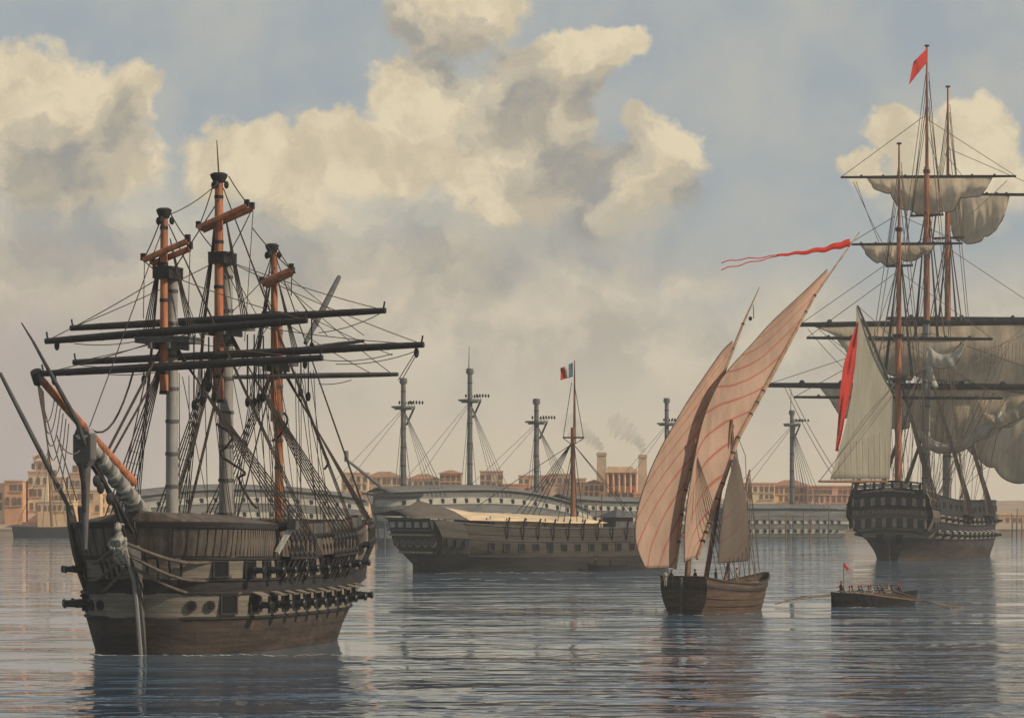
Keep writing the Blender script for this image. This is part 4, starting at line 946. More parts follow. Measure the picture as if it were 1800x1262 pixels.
# ------------------------------------------------------------------ cut-down two-decker hulk with an awning
A4 = math.radians(52)
S4 = Frame('moored_hulk', 737, 512, math.sin(A4), math.cos(A4), 'dark dismasted hulk with awning, round stern ports and one flagpole mast', 'ship')
R4 = S4.root; L4 = 58
H4 = Hull(L4, 16.5, 7.9, lb=(.28, .16), pw=(2.1, 2.0), ls=(.5, .34), ws=(.14, .82), sheer=(.3, 1.7), rake=(.1, .42), tumble=.08); K4 = Shift(H4)
g = shift_g(H4.mesh([-2, 0, 2.6, 6.2, 7.9], [0, 0, 1, 1], nu=46, deck=(7.2, 2)), L4); obj('hull', g, [M_dhullb, M_dhull, M_deck], R4)
for s_ in (1, -1):
    for z in (2.6, 5.3, 6.3, 7.85):
        pts = [K4.frame(.01+.98*i/30, z, s_) for i in range(31)]; g = G(); g.tube([p+n*.04 for p, t, n, R in pts], .1 if z < 7 else .17, 6); obj('rubbing_strake', g, M_dhull if z < 7 else M_greyd, R4)
    for i in range(14):
        u = .09+.055*i
        if s_ < 0 or i % 4 == 0:
            p, t, n = gun_port(K4, u, 4.3, s_, 1.15, 1.25 if i != 9 else 1.9, R4, lid=False, frame_m=M_dhull)
    for i in range(12):   # boat davits curling over the rail
        u = .1+.058*i; p, t, n, R = K4.frame(u, 6.6, s_)
        if s_ < 0: g = G(); g.tube([p+n*.15+V((0, 0, -.9)), p+n*.45+V((0, 0, .4)), p+n*.4+V((0, 0, 1.8)), p+n*.9+V((0, 0, 2.9))], .17, 6); obj('davit', g, M_black, R4)
def st4(z, f): a = K4.pt(1, z, 1); return V((a.x, a.y*f, a.z))
for i in range(6):
    p = st4(4.5, -.85+1.7*i/5); g = G(); g.tube([p+V((.2, 0, 0)), p+V((-.22, 0, 0))], .68, 8); o = obj('stern_window', g, M_glass, R4, False)
    g = G(); g.tube([p+V((.1, 0, 0)), p+V((-.1, 0, 0))], .92, 8); obj('window_rim', g, M_carve, o, False)
for z, th in ((3.0, .4), (5.6, .35), (6.3, .5), (8.0, .35)):
    g = G(); rows = [[st4(z, f)+V((.2, 0, -.18)), st4(z, f)+V((-th, 0, -.18)), st4(z, f)+V((-th, 0, .18)), st4(z, f)+V((.2, 0, .18))] for f in [-1.03+2.06*i/8 for i in range(9)]]
    g.grid(rows, 0, True); obj('stern_moulding', g, M_carve if z < 6.2 else M_greyd, R4, False)
for i in range(5):
    p = st4(7.1, -.78+1.56*i/4); g = G(); g.box(p+V((-.12, 0, 0)), (.3, 1.5, 1.0)); obj('taffrail_opening', g, M_white, R4, False)
for s_ in (1, -1):
    rows = []
    for z, o_ in ((1.9, .1), (2.9, .9), (5.4, 1.1), (6.8, .8), (7.8, .15)):
        rows.append([K4.frame(u, z, s_)[0]+K4.frame(u, z, s_)[2]*(o_ if u > .885 else -.1) for u in (.88, .89, .94, .985)])
    g = G(); g.grid(rows); o = obj('quarter_gallery', g, M_dhull, R4, False)
    for u in (.905, .935, .965): p, t, n, R = K4.frame(u, 4.6, s_); q = G(); q.box(p+n*1.05, (1.0, .3, 1.3), R); obj('gallery_window', q, M_glass, o, False)
g = G(); g.box((-.7, 0, 1.0), (1.2, .45, 5.0)); obj('rudder', g, M_under, R4, False)
# awning: ridged canvas tent on posts
rows = []
Y4, X4 = S4.Y, S4.X
for i, (u, hr, he) in enumerate(((1.07, 11.0, 10.4), (1.02, 11.4, 10.4), (.97, 12.6, 10.3), (.9, 11.4, 10.1), (.8, 10.7, 9.9), (.68, 10.3, 9.7), (.56, 10.0, 9.5), (.44, 9.8, 9.4), (.36, 9.7, 9.3))):
    x = L4*(1-u)-(2 if u > .95 else 0); w_ = min(8.2, 6.6+(1-u)*6)
    rows.append([V((x, w_*f, lerp(hr+.25, he-(.55 if f < 0 else 0), abs(f)**1.1)-.1*math.sin(i*2+f*5))) for f in (-1.03, -.8, -.4, 0, .4, .8, 1.03)])
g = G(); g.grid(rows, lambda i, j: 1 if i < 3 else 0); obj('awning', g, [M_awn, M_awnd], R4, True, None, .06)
for i in range(9):
    x = 3+i*4.2
    for s_ in (1, -1): p, t, n, R = K4.frame(1-x/L4, 7.4, s_); g = G(); g.tube([p-n*.2, V((p.x, p.y-.2*n.y, 9.9-.05*i))], .13, 6); obj('awning_post', g, M_black if s_ < 0 else M_greyd, R4)
g = G()
for s_ in (1, -1):
    rows = [[K4.frame(1-x/L4, 7.8, s_)[0]-K4.frame(1-x/L4, 7.8, s_)[2]*1.4, K4.frame(1-x/L4, 7.8, s_)[0]-K4.frame(1-x/L4, 7.8, s_)[2]*1.4+V((0, 0, 1.7-.02*x))] for x in range(14, 40, 2)]
    g = G(); g.grid(rows); obj('awning_screen', g, M_awn, R4, False, None, .05)
# single mast with flag
xm = Y4(1007, 800).x; zt4 = Y4(1007, 634).z; zc4 = Y4(1007, 770).z
mast(R4, [(xm, 0, 6), (xm, 0, zc4+2)], (.55, .4), M_pole, 'lower_mast'); mast(R4, [(xm+.4, 0, zc4-1), (xm+.4, 0, zt4)], (.32, .1), M_pole, 'topmast')
g = G(); g.tube([X4(990, 769, xm), X4(1026, 769, xm)], .16, 6); obj('crosstree', g, M_greyd, R4)
for a, b in (((990, 770), (1005, 672)), ((1026, 770), (1009, 672)), ((990, 770), (1006, 782)), ((1026, 770), (1008, 782))): rope('topmast_shroud', [X4(*a, xm), X4(*b, xm)], R4, .07, M_rope)
for s_ in (1, -1):
    for i in range(5):
        p, t, n, R = K4.frame(1-(xm-3-1.6*i)/L4, 7.6, s_); rope('shroud', [V((xm, .3*s_, zc4-.8)), p], R4, .075, M_rope)
for b in ((838, 890), (1112, 912), (1128, 922)): rope('stay', [V((xm, 0, zc4-1)), Y4(*b)], R4, .07, M_rope)
for px in (1033, 1048, 1058): p = Y4(px, 930, -3); g = G(); g.tube([V((p.x, p.y, 7)), V((p.x, p.y, Y4(px, 868 if px > 1050 else 880, -3).z))], .11, 6); obj('deck_spar', g, M_pole, R4)
c = Y4(1085, 920); g = G(); g.box((c.x, 0, 8.6), (4.2, 4.2, 2.4)); o = obj('deckhouse', g, M_greyd, R4, False)
g = G(); g.grid([[V((c.x-3, -3, 9.8)), V((c.x+3, -3, 9.8)), V((c.x+3, 3, 9.8)), V((c.x-3, 3, 9.8))], [V((c.x-.2, -.2, 11.4)), V((c.x+.2, -.2, 11.4)), V((c.x+.2, .2, 11.4)), V((c.x-.2, .2, 11.4))]], 0, True); obj('deckhouse_roof', g, M_greyd, o, False)
W4 = lambda px, py, y=0: S4.wld(Y4(px, py, y))
flag('flag', S4, W4(1007, 637), W4(1007, 662), W4(984, 648, .5), W4(986, 668, .6), [M_blue, M_whitef, M_red], 'blue, white and red striped flag on the dark hulk mast', V((.1, .5, .1)), mi=lambda i, j: 0 if j < 6 else (1 if j < 11 else 2))
q = K4.frame(.2+.12*4.9, 7.4, -1); person('person', S4.wld(q[0]-q[2]*.4+V((0, 0, .2))), 2.0, 'stand', M_cloth1, M_cloth2, 'person in white shirt at the rail of the dark hulk')

# ------------------------------------------------------------------ roofed ships laid up behind
def laid_up(px_bow, px_stern, Dbow, Dst, top_bow, top_mid, top_st, label, masts_, bow_left=True, bow=False, side_ports=True, hz=None):
    a, b = P(px_bow, HOR, Dbow), P(px_stern, HOR, Dst); d = a-b; Lh = math.hypot(d.x, d.y)
    S = Frame('laid_up_ship', px_bow, Dbow, d.x, d.y, label, 'ship', 'roofed ships laid up off the quay'); R = S.root
    zt = lambda py, t: CAMZ-(py-HOR)/FPX*lerp(Dbow, Dst, t)
    zb, zm, zs = zt(top_bow, 0), zt(top_mid, .45), zt(top_st, 1); Hh = zm-1.5
    h = Hull(Lh, 15, Hh, lb=(.26, .15), pw=(2.2, 2.0), ls=(.4, .22), ws=(.16, .7), sheer=(zb-zm, zs-zm), rake=(.16, .1), tumble=.12)
    b_ = [0, .18, .36, .5, .62, .76, .88, 1.0]; zr = [-2]+[Hh*q for q in b_]
    g = h.mesh(zr, [0, 0, 1, 0, 1, 0, 1 if Hh > 12 else 0, 0], nu=36); obj('hull', g, [M_hgrey, M_hlight], R)
    rows = []
    for i in range(21):
        u = i/20; zr_ = (zb*(1-u)*(1-2*u)+4*zm*u*(1-u)+zs*u*(2*u-1)) if False else (lerp(zb, zm, sst(u/.45)) if u < .45 else lerp(zm, zs, sst((u-.45)/.55)))
        p = h.pt(max(.02, min(u, .99)), Hh, 1); w_ = p.y+.9
        rows.append([V((p.x, w_*f, p.z+.15+1.5*(1-abs(f))**.7)) for f in (-1, -.85, -.6, -.3, 0, .3, .6, .85, 1)])
    g = G(); g.grid(rows); obj('roof', g, M_hroof, R, True, None, .15)
    for s_ in (1, -1):
        if (S.wld((-20, 8*s_, 5)).y > S.wld((-20, -8*s_, 5)).y): continue
        for z in ((.27, .56, .82) if Hh > 12 else (.27, .56)):
            for i in range(16):
                u = .07+.056*i; p, t, n, RR = h.frame(u, Hh*z, s_); q = G(); q.box(p+n*.06, (.95, .3, 1.05), RR); o = obj('gun_port', q, M_hole, R, False)
                q = G(); q.box(p+n*.35+V((0, 0, .75)), (1.1, .5, .12), RR); obj('port_lid', q, M_hgrey, o, False)
        for z in (.18, .36, .5, .62, .76):
            obj('rubbing_strake', strake(h, Hh*z, .01, .98, .13, 24, s_), M_hgrey, R)
    if bow:
        mast(R, [(-2, 0, Hh), S.Y(607, 806)], (.55, .35), M_hgrey, 'bowsprit'); c = S.Y(609, 803); g = G(); g.box(c+V((0, 0, .2)), (.8, .9, 3)); obj('bowsprit_cap', g, M_hgrey, R, False)
        q = [h.frame(.14*i/8, Hh*.93, -1) for i in range(9)]; q2 = [h.frame(.14*i/8, Hh*.93, 1) for i in range(9)]
        near = q if S.wld(q[-1][0]).y < S.wld(q2[-1][0]).y else q2
        g = G(); g.tube([near[0][0]+V((4.5, 0, 1.2))]+[p+n*.7+V((0, 0, .2)) for p, t, n, R_ in near[1:]], [.2]+[.5]*8, 6); obj('head_rail', g, M_black, R)
        g = G(); g.grid([[V((-1, -.3, z)), V((x, -.2, z)), V((x, .2, z)), V((-1, .3, z))] for x, z in ((.2, 0), (1.2, Hh*.4), (3, Hh*.7), (5.2, Hh*.95))], 0, True); obj('cutwater', g, M_hgrey, R)
    for (px, head, cap_, top, base, pole) in masts_:
        x = S.Y(px, 800).x; zh, ztp = S.Y(px, head).z, S.Y(px, top).z
        mast(R, [(x, 0, Hh-1), (x, 0, zh)], (.85, .68), M_hgrey, 'lower_mast', 6, M_black)
        g = G(); g.tube([(x, 0, zh-.5), (x, 0, zh), (x, 0, zh+1.2)], [.9, 1.15, 1.0], 10); obj('mast_cap', g, M_hgrey, R)
        o = top_platform((x, 0, ztp), 5.2, R, M_hgrey, .4)
        for s_ in (1, -1):
            g = G(); g.tube([V((x-.6, s_*.6, ztp-5)), V((x-2.2, s_*2.2, ztp))], .3, 5); obj('futtock_shroud', g, M_black, o)
            for j in range(5):
                g = G(); g.ball((x-.6-1.15*j, s_*2.3, ztp+1.4), .38, (1, .7, 1.4), 6); obj('deadeye', g, M_hole, o)
                e = V((x-3-1.7*j, 7.2*s_, Hh*.9)); rope('shroud', [V((x, .4*s_, ztp-1)), e], R, .1, M_hgrey, 4)
        rope('stay', [V((x, 0, ztp-1)), V((x+22, 0, Hh+1))], R, .09, M_hgrey, 4); rope('stay', [V((x, 0, ztp-.3)), V((x+26, 0, Hh+2))], R, .08, M_hgrey, 4)
        if pole: rope('flagpole', [V((x+.5, 0, zh-1)), V((x+.3, 0, S.Y(px, pole).z))], R, [.2, .08], M_hgrey, 5)
    return S
laid_up(668, 1016, 795, 850, 858, 853, 892, 'grey roofed three-decker with bowsprit lying behind the dark awning hulk', [(709, 672, 690, 716, 850, 0), (826, 655, 672, 704, 850, 610), (943, 708, 715, 742, 860, 700)], bow=True)
laid_up(215, 628, 815, 860, 868, 852, 872, 'grey roofed ship lying behind the near warship rigging', [], bow=False)
laid_up(985, 1205, 930, 960, 868, 874, 892, 'grey roofed ship half hidden behind the pink lateen sail', [(1172, 706, 715, 745, 870, 0)])
laid_up(1250, 1482, 985, 1000, 886, 886, 888, 'low grey roofed ship beyond the lateen boat with one tall mast', [(1392, 727, 740, 746, 890, 683)])

# ------------------------------------------------------------------ shore, quay and town
def ground_z(D): return 2.4 if D < 1085 else 2.4+12*sst((D-1085)/130)
g = G(); Ds = [1066, 1084, 1100, 1120, 1140, 1160, 1185, 1215, 1260, 1400, 2000, 3000]
g.grid([[V((x, d, ground_z(d)+(0 if d < 1130 else (d > 1180)*2.5*math.sin(x*.011+d)+1.2*math.sin(x*.037+d*.3)-(4 if x > 170 else 0)))) for x in range(-2500, 2501, 50)] for d in Ds]); obj('shore_ground', g, M_hill, None, kind='structure')
g = G(); g.box((0, 1064.5, .2), (5000, 5, 4.8)); g.box((0, 1063.6, 2.75), (5000, 3.6, .5)); obj('quay_wall', g, M_stone, None, False, 'long low pale stone quay wall along the far shore', cat='wall')
RW = random.Random(11)
def building(label, px0, px1, ytop, D, mi, rows, roof='flat', depth=12, base=None, cat='building', extra=None, group='houses of the harbour town'):
    zb = ground_z(D)-.5 if base is None else base; xm_ = (px0+px1)/2
    wd = (px1-px0)/FPX*D; zt = CAMZ-(ytop-HOR)/FPX*D; ht = zt-zb; o = P(xm_, HOR, D); o.z = 0
    r = empty('town_house', o, 0, label, cat, group)
    g = G(); g.box((0, depth/2, zb+ht/2), (wd, depth, ht)); obj('wall', g, WALLS[mi], r, False)
    g = G()
    if roof == 'flat': g.box((0, depth/2, zt+.25), (wd+.7, depth+.7, .5)); g.box((0, depth/2, zt-1.0), (wd+.3, depth+.3, .25))
    elif roof == 'hip2':                     # long low tiled roof
        e = .6; a = wd/2+e; k2 = min(depth*.45, wd*.4)
        g.grid([[V((-a, -e, zt)), V((a, -e, zt)), V((a, depth+e, zt)), V((-a, depth+e, zt))], [V((-a+k2, depth*.5-.1, zt+2.2)), V((a-k2, depth*.5-.1, zt+2.2)), V((a-k2, depth*.5+.1, zt+2.2)), V((-a+k2, depth*.5+.1, zt+2.2))]], 0, True)
        g.face([4, 5, 6, 7]); g.face([3, 2, 1, 0])
    elif roof == 'hip':
        e = .9; a = wd/2+e
        g.grid([[V((-a, -e, zt)), V((a, -e, zt)), V((a, depth+e, zt)), V((-a, depth+e, zt))], [V((-a*.15, depth*.4, zt+wd*.16)), V((a*.15, depth*.4, zt+wd*.16)), V((a*.15, depth*.6, zt+wd*.16)), V((-a*.15, depth*.6, zt+wd*.16))]], 0, True)
        g.face([4, 5, 6, 7]); g.face([3, 2, 1, 0])
    else:
        e = .5; a = wd/2+e
        for sx_ in (1,): 
            i = [g.vert(q) for q in ((-a, -e, zt), (a, -e, zt), (0, -e, zt+wd*.2), (-a, depth+e, zt), (a, depth+e, zt), (0, depth+e, zt+wd*.2))]
            for f in ((0, 1, 2), (3, 5, 4), (0, 2, 5, 3), (1, 4, 5, 2), (0, 3, 4, 1)): g.face([i[q] for q in f])
    obj('roof', g, M_rust if roof != 'flat' else WALLS[(mi+2) % 5], r, False)
    for (py, n, w0, h0, arch) in rows:
        z = CAMZ-(py-HOR)/FPX*D
        for i in range(n):
            x = -wd/2+wd*(i+.5)/n+RW.uniform(-.25, .25); w_, h_ = w0*RW.uniform(.85, 1.1), h0*RW.uniform(.85, 1.08); g = G();
            if n > 3 and RW.random() < .12: continue
            pr = [(-w_/2, -h_/2), (w_/2, -h_/2), (w_/2, h_/2*.5)]+([(w_/2*.7, h_/2*.85), (0, h_/2), (-w_/2*.7, h_/2*.85)] if arch else [(w_/2, h_/2), (-w_/2, h_/2)])+[(-w_/2, h_/2*.5)]
            a = [g.vert((x+p_[0], -.12, z+p_[1])) for p_ in pr]; b = [g.vert((x+p_[0], .3, z+p_[1])) for p_ in pr]; g.face(a); nn = len(pr)
            for j in range(nn): g.face((a[j], a[(j+1) % nn], b[(j+1) % nn], b[j]))
            wn = obj('window', g, M_win, r, False)
            if w_ > 1.2: q = G(); q.box((x, -.2, z-h_/2-.12), (w_+.5, .5, .22)); obj('sill', q, WALLS[2], wn, False)
    if extra: extra(r, wd, depth, zt, D)
    return r
BL = building
def crenel(r, wd, depth, zt, D):
    g = G(); g.box((-wd*.22, depth*.3, zt+1.6), (wd*.3, 3.5, 3.2)); obj('roof_turret', g, M_win, r, False)
def arcade(r, wd, depth, zt, D):
    for i in range(6): g = G(); g.lathe([(.55, zt-9), (.5, zt-1.6), (.75, zt-1.4), (.75, zt-1)], (-wd/2+wd*(i+.02)/5.04+.3, -.8, 0), 8); obj('column', g, WALLS[1], r)
    g = G(); g.box((0, depth/2-.5, zt-.5), (wd+1.6, depth+2.4, 1.0)); g.box((0, depth/2, zt+.9), (wd*.86, depth*.9, .9)); obj('cornice', g, WALLS[0], r, False)
W_ = 1.5; HW = 2.6
BL('pale low house at the left edge of the town', -40, 9, 851, 1120, 2, [(872, 3, W_, HW, 0), (890, 3, W_, HW, 0)])
BL('orange house with two rows of tall windows at left', 8, 40, 846, 1118, 1, [(857, 4, W_, 3.0, 1), (881, 3, W_*1.2, 3.4, 1)])
BL('cream tower house standing tallest among the left buildings', 49, 84, 830, 1125, 2, [(845, 3, W_, 3, 1), (866, 4, W_, 3, 0), (890, 3, W_, 3, 0)], extra=lambda r, wd, dp, zt, D: (obj('upper_storey', G().box((1, dp/2, zt+2.2), (wd*.72, dp*.8, 4.4)), WALLS[2], r, False), obj('parapet', G().box((1, dp/2, zt+4.6), (wd*.8, dp*.9, .5)), WALLS[0], r, False), [obj('window', G().box((x, dp*.1-.1, zt+2.4), (1.3, .5, 2.4)), M_win, r, False) for x in (-2, .6, 3)]))
BL('tan house with roof turret left of the anchor', 84, 112, 840, 1128, 3, [(855, 3, W_, HW, 0), (875, 3, W_, HW, 1)], extra=crenel)
BL('low ochre house below the tan turret house', 66, 128, 882, 1100, 0, [(893, 7, 1.2, 2.2, 1)])
BL('tall narrow house with dark roof block behind the bowsprit', 122, 152, 832, 1132, 3, [(866, 3, W_, 3, 0), (850, 3, W_, HW, 0)], extra=crenel)
BL('rose house with arched windows behind the dolphin striker', 112, 176, 862, 1112, 0, [(872, 6, W_, 3, 1), (893, 6, W_, HW, 1)])
BL('long cream house behind the near warship foremast', 176, 262, 870, 1120, 2, [(880, 9, 1.3, 2.2, 0), (896, 9, 1.3, 2.2, 0)])
BL('ochre terrace behind the near warship masts', 262, 430, 884, 1125, 0, [(895, 16, 1.3, 2.4, 0)], 'hip2')
BL('low rose terrace right of the near warship mainmast', 430, 560, 886, 1110, 4, [(897, 12, 1.3, 2.4, 0)])
BL('tall orange house beside the near warship stern shrouds', 586, 646, 868, 1108, 1, [(882, 4, 1.6, 4.6, 0), (899, 5, 1.4, 3.6, 0)])
BL('cream house with arched windows above the tall orange house', 600, 648, 832, 1140, 2, [(842, 4, W_, 3, 1), (856, 4, W_, 2.4, 0)])
BL('long ochre house with a row of small windows', 644, 706, 838, 1145, 2, [(846, 7, 1.6, 2.8, 1), (862, 7, 1.4, 2.2, 0)], 'hip2')
BL('low cream house between two hulk masts', 716, 772, 842, 1150, 2, [(850, 6, 1.4, 1.8, 1)], 'hip2')
BL('orange pavilion with pointed tiled roof', 773, 811, 832, 1138, 1, [(841, 4, 1.5, 2.4, 0), (854, 4, 1.6, 2.8, 0)], 'hip')
BL('tan square house right of the tallest hulk mast', 844, 884, 829, 1142, 3, [(838, 4, 1.8, 2.6, 0), (852, 4, 1.4, 2.2, 0)])
BL('red orange low house with two arched windows', 884, 932, 852, 1130, 4, [(862, 4, 1.9, 3.0, 1)])
BL('cream block with flat top behind the third hulk mast', 912, 966, 837, 1150, 2, [(846, 6, 1.2, 1.9, 0), (858, 6, 1.2, 1.9, 0)])
BL('grey brown square house just left of the flag mast', 966, 1002, 834, 1148, 3, [(845, 3, 1.6, 2.2, 0)])
BL('small ochre house just right of the flag mast', 1004, 1030, 842, 1146, 0, [(852, 3, 1.4, 2.2, 0)])
BL('gabled ochre house below the left chimney', 1026, 1062, 850, 1132, 0, [(858, 4, 1.4, 2.2, 0), (869, 4, 1.4, 2.0, 0)], 'gable')
BL('orange columned engine house between the two chimneys', 1066, 1117, 826, 1128, 1, [(844, 5, 2.0, 5.0, 0), (868, 4, 1.8, 3.0, 1)], extra=arcade)
BL('rose workshop right of the engine house', 1114, 1200, 868, 1124, 4, [(878, 7, 1.4, 2.2, 0)])
BL('cream house seen between the lateen sails and the pole', 1305, 1362, 850, 1140, 2, [(859, 6, 1.5, 2.6, 0), (873, 6, 1.4, 2.0, 1)])
BL('pale ochre long house behind the single hulk mast', 1360, 1422, 853, 1145, 0, [(862, 7, 1.5, 2.6, 0), (876, 7, 1.4, 2.2, 0)], 'hip2')
BL('rose two storey warehouse left of the right three-master', 1420, 1500, 855, 1138, 4, [(863, 9, 1.6, 2.8, 0), (877, 8, 1.4, 2.8, 0)])
BL('hazy low ochre shed at the far right edge', 1756, 1850, 905, 1150, 3, [(914, 9, 1.3, 1.8, 0)], base=2)
def chimney(px0, px1, ytop, D, label):
    zt = CAMZ-(ytop-HOR)/FPX*D; zb = ground_z(D)-1; w_ = (px1-px0)/FPX*D/2; o = P((px0+px1)/2, HOR, D); o.z = 0
    r = empty('brick_chimney', o, 0, label, 'chimney', 'smoking brick chimneys')
    g = G(); k_ = 2**.5; n = 10
    g.grid([[V((sx_*w_*f, sy_*w_*f, z)) for sx_, sy_ in ((-1, -1), (1, -1), (1, 1), (-1, 1))] for z, f in ((zb, 1.25), (zb+(zt-zb)*.5, 1.05), (zt-1.2, .9))], 0, True); obj('shaft', g, WALLS[3], r, False)
    g = G(); g.box((0, 0, zt-.9), (w_*2.15, w_*2.15, .7)); g.box((0, 0, zt-.3), (w_*1.9, w_*1.9, .6)); obj('chimney_cap', g, WALLS[3], r, False)
    return P((px0+px1)/2, ytop, D)
c1 = chimney(1049, 1066, 795, 1150, 'square brick chimney left of the columned engine house'); c2 = chimney(1122, 1137, 799, 1148, 'square brick chimney right of the columned engine house')
def smoke(pts, rad, D, name_lab):
    m = bpy.data.materials.new('smoke'); m.use_nodes = True; t = NT(m.node_tree); t.n.remove(t.n['Principled BSDF'])
    pv = t.new('ShaderNodeVolumePrincipled'); pv.inputs['Color'].default_value = (.3, .28, .27, 1); tcn = t.new('ShaderNodeTexCoord')
    spz = t.new('ShaderNodeSeparateXYZ'); t.l.new(tcn.outputs['Object'], spz.inputs[0])
    dn = t.math('MULTIPLY_ADD', t.smooth(spz.outputs[2], 9, 0), .22, .035)
    t.l.new(t.math('MULTIPLY', t.smooth(t.noise(tcn.outputs['Object'], .16, 3, .5), .2, .75), dn), pv.inputs['Density']); t.l.new(pv.outputs[0], t.n['Material Output'].inputs['Volume'])
    P_ = [P(a, b, D) for a, b in pts]; f = []; rr_ = []
    for i in range(len(P_)-1):
        for j in range(5): f.append(P_[i].lerp(P_[i+1], j/5)); rr_.append(lerp(rad[i], rad[i+1], j/5)*(1+.25*math.sin(len(f)*1.9)))
    ct = f[0].copy(); g = G(); g.tube([p-ct for p in f], rr_, 12); o = obj('chimney_smoke', g, m, None, True, name_lab, kind='stuff'); o.location = ct
smoke([(1058, 792), (1055, 786), (1046, 777), (1034, 767), (1020, 756), (1003, 745), (984, 735)], [1.2, 1.7, 2.4, 3.2, 4.0, 4.6, 3], 1152, 'grey smoke drifting left from the left chimney')
smoke([(1130, 796), (1128, 787), (1123, 777), (1114, 767), (1101, 757), (1084, 747), (1064, 739)], [1.2, 1.7, 2.4, 3.3, 4.2, 4.8, 3], 1150, 'grey smoke drifting left from the right chimney')
g = G(); fl = [[P(58+i*2.2, 800+math.sin(i)*1.2+j*2.2, 1131)+V((0, .4*math.sin(i*.9), 0)) for j in range(4)] for i in range(9)]; ct = fl[0][0].copy(); g.grid([[p-ct for p in r] for r in fl]); o = obj('flag', g, M_yellow, None, True, 'small yellow flag over the cream tower house at left', .03, 'flag'); o.location = ct
g = G(); g.tube([P(76, 835, 1131)-P(76, 835, 1131), P(76, 798, 1131)-P(76, 835, 1131)], .15, 6); o = obj('flagpole', g, M_pole, None, True, 'thin flagpole on the cream tower house holding the yellow flag', 0, 'flagpole'); o.location = P(76, 835, 1131)

# ------------------------------------------------------------------ small craft
def boat(name, px, D, a, L, B, Hh, label, mast_px=None, rails=True, m=None):
    S = Frame(name, px, D, math.sin(a), math.cos(a), label, 'boat'); h = Hull(L, B, Hh, lb=(.5, .4), pw=(1.6, 1.4), ls=(.45, .35), ws=(.3, .6), sheer=(.5, .3), rake=(.35, .2), tumble=.0)
    K = Shift(h); g = shift_g(h.mesh([-.6, 0, Hh*.75, Hh], [0, 1], nu=26, deck=(Hh*.45, 2)), L); obj('hull', g, [m or M_under, M_black, M_deck], S.root)
    for s_ in (1, -1):
        g = G(); g.tube([K.frame(.01+.98*i/20, Hh, s_)[0] for i in range(21)], .09, 5); obj('gunwale', g, M_black, S.root)
    return S, K, h
# long pulling boat with its crew
S5, K5, h5 = boat('rowing_boat', 1466, 342, math.radians(78), 10.2, 2.6, 1.42, 'long dark rowing boat crowded with red capped men on the right', m=M_dhull)
for i in range(7): q = K5.pt(.12+.115*i, 1.0, 1); g = G(); g.box((q.x, 0, 1.5), (.28, 2*q.y, .08)); obj('thwart', g, M_deck, S5.root, False)
g = G(); g.box((-.1, 0, .5), (.5, .1, 1.9)); obj('rudder', g, M_black, S5.root, False)
p0, p1 = S5.Y(1483, 1040), S5.Y(1483, 988); g = G(); g.tube([p0, p1], .05, 6); obj('flagstaff', g, M_pole, S5.root)
flag('flag', S5, S5.wld(p1), S5.wld(p1-V((0, 0, .5))), S5.wld(p1+V((.7, .1, -.75))), S5.wld(p1+V((.55, 0, -1.1))), [M_red], 'small orange flag on a staff at the stern of the rowing boat', V((0, .08, .03)))
ORD = ['first', 'second', 'third', 'fourth', 'fifth', 'sixth', 'seventh', 'eighth']
protos = {}
for i in range(7):
    for s_ in (1, -1):
        q = K5.pt(.88-.115*i, 1.0, 1); w_ = S5.wld((q.x, s_*q.y*.48, 1.15)); rz = S5.root.rotation_euler.z+math.pi
        lb_ = ('dark capped' if (i*3+(s_ > 0)*2) % 4 == 3 else 'red capped')+' rower on the %s bench from the stern, %s side of the rowing boat' % (ORD[i], 'far' if s_ > 0 else 'near')
        kd = (i*3+(s_ > 0)*2) % 4; rz += RW.uniform(-.25, .25); w_ = V(w_)+V((RW.uniform(-.12, .12), 0, RW.uniform(-.08, .06)))
        if kd not in protos: protos[kd] = person('person', w_, rz, 'row', (M_cloth2, M_cloth1, M_cloth3, M_ropel)[kd], (M_cap, M_cap, M_cap, M_cloth2)[kd], lb_, 'crew of the rowing boat')
        else: person('person', w_, rz, 'row', None, None, lb_, 'crew of the rowing boat', protos[kd])
        if i < 6:
            gp = K5.pt(.84-.115*i, 1.55, s_)
            tip = S5.D(1362+i*9, 1061-i*2.6, 344+i) if s_ > 0 else S5.D(1760-i*17, 1076-i*1.2, 340-i*.4)
            gp2 = gp+V((0, 0, .1)); inb = S5.wld((q.x-.4, s_*q.y*.35, 1.62))
            g = G(); A = V((0, 0, 0)); B = S5.wld(tip)-S5.wld(gp2); d = B.normalized(); g.tube([A-d*1.2, A, B-d*.9, B-d*.8, B], [.03, .035, .03, .07, .08], 6)
            o = obj('oar', g, M_lyard, None, True, 'long brown oar, %s from the stern on the %s side of the rowing boat' % (ORD[i], 'left' if s_ > 0 else 'right'), 0, 'oar', 'oars of the rowing boat'); o.location = S5.wld(gp2)
person('person', S5.wld((.9, 0, 1.2)), S5.root.rotation_euler.z, 'stand', M_cloth2, M_cap, 'dark coated person standing at the stern of the rowing boat by the flagstaff', 'crew of the rowing boat')
# skiff under the awning hulk
S6, K6, h6 = boat('skiff', 1034, 524, math.radians(82), 7.6, 2.0, 1.0, 'small black skiff with two people alongside the dark hulk', m=M_black)
for x, lb_ in ((1.4, 'person standing at the left end of the black skiff'), (4.2, 'person standing midway along the black skiff')): person('person', S6.wld((x, 0, .45)), 1.0, 'stand', M_cloth2, M_cap if x < 2 else M_cloth2, lb_, 'people in the black skiff')
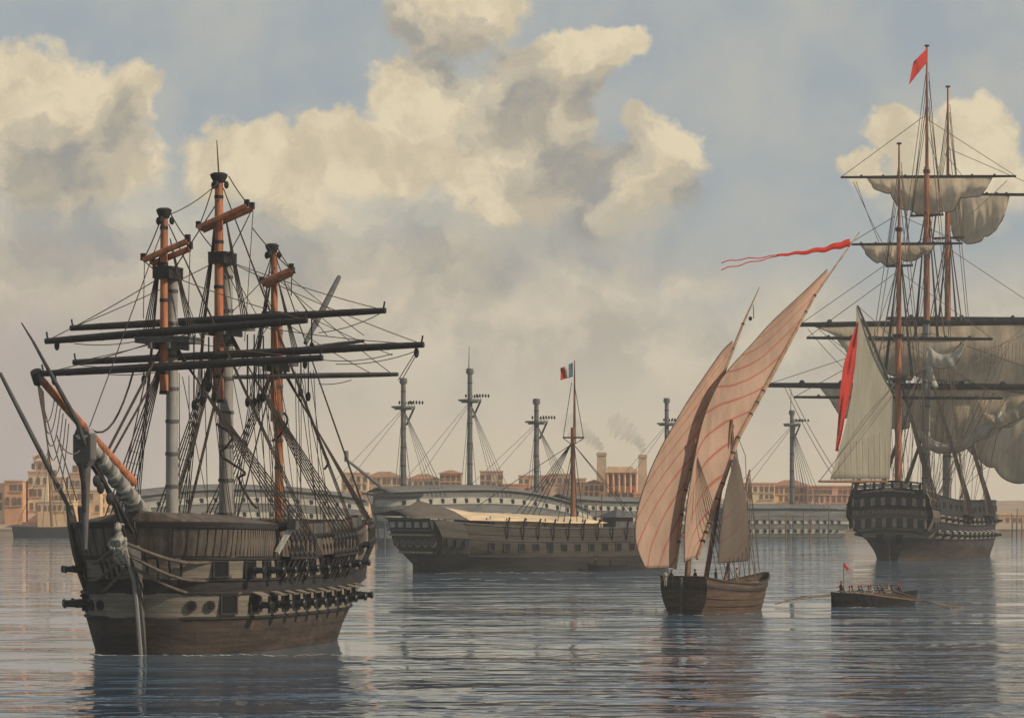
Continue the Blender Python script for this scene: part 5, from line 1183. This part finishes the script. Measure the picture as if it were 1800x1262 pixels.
# fishing boat off the left quay
S7, K7, h7 = boat('fishing_boat', 24, 1030, math.radians(86), 22, 6, 3.8, 'brown fishing boat with bare mast off the left quay', m=M_fhull)
xm = S7.Y(87, 850).x; mast(S7.root, [S7.Y(91, 925), S7.Y(84, 790)], (.5, .22), M_pole, 'mast')
for a, b in (((84, 795), (30, 925)), ((84, 795), (118, 925)), ((84, 800), (100, 925)), ((84, 800), (75, 925))): rope('stay', [S7.Y(*a), S7.Y(*b)], S7.root, .1, M_ropel, 4)
# bare masts of small craft and mooring posts along the quay
MP = [(661, 888, 958), (668, 880, 960), (676, 886, 966), (684, 872, 962), (689, 900, 958), (1330, 893, 948), (1344, 905, 948), (1352, 898, 950), (1362, 902, 947), (1381, 900, 951), (1394, 906, 949), (1412, 896, 948), (1424, 904, 950), (1440, 908, 948), (1456, 890, 950), (1470, 900, 947), (1779, 902, 944), (1787, 893, 945), (1796, 906, 944)]
for i, (px, y0, y1) in enumerate(MP):
    D = 12.4*FPX/(y1-HOR); o = P(px, y1, D); h_ = (y1-y0)/FPX*D; g = G(); g.tube([(0, 0, -1.5), (.1, 0, h_*.5), (.25*math.sin(i*2.3), 0, h_)], [.28, .24, .12], 6)
    ob = obj('mooring_post', g, M_greyd if i % 3 else M_pole, None, True, 'tall thin mooring post, %s' % ('one of five left of the dark hulk stern' if i < 5 else ('one of a row before the low grey roofed ship' if i < 16 else 'one of three at the far right shore')), 0, 'post', 'mooring posts %s' % ('by the dark hulk' if i < 5 else 'before the low roofed ship' if i < 16 else 'at the far right')); ob.location = (o.x, o.y, 0)
# landing stage in front of the low roofed ship
g = G(); a, b = P(1318, HOR, 968), P(1478, HOR, 968); g.box(((a.x+b.x)/2, 966, .9), (b.x-a.x, 5, .5)); o = obj('landing_stage', g, M_greyd, None, False, 'low floating stage in front of the low grey roofed ship', cat='pontoon')

# broken wash along the waterlines
def foam(pts, nm):
    r = random.Random(len(pts)+int(pts[0][0])); g = G()
    for (px0, px1, py) in pts:
        x = px0; ph = r.uniform(0, 6)
        while x < px1:
            ln_ = r.uniform(20, 70); n = 24; top_, bt = [], []
            for i in range(n+1):
                xp = x+ln_*i/n; y = py+1.3*math.sin(xp*.045+ph)+.7*math.sin(xp*.17+ph*2)+.3*math.sin(xp*.5); D = 12.4*FPX/(y-HOR)
                q = (xp-900)/FPX*D; e = D/240*(.12+.55*r.random())*math.sin(math.pi*min(1, .08+i/n))**.5
                top_.append(V((q, D+e, .006))); bt.append(V((q, D-e, .006)))
            g.grid([top_, bt]); x += ln_+r.choice((1.5, 3, 6, 18))
    obj(nm, g, M_white, None, False, kind='stuff')
foam([(150, 596, 1151)], 'foam_streaks')
foam([(725, 1000, 1006), (760, 960, 1018), (1160, 1320, 1079), (1462, 1560, 1066)], 'foam_streaks')

# ------------------------------------------------------------------ harbour haze
g = G(); g.box((0, 1420, 63.5), (5200, 3440, 135)); m = bpy.data.materials.new('haze'); m.use_nodes = True; t = NT(m.node_tree); t.n.remove(t.n['Principled BSDF'])
pv = t.new('ShaderNodeVolumePrincipled'); pv.inputs['Color'].default_value = (.97, .92, .85, 1); pv.inputs['Density'].default_value = .0002
t.l.new(pv.outputs[0], t.n['Material Output'].inputs['Volume'])
obj('haze', g, m, None, False, kind='stuff')
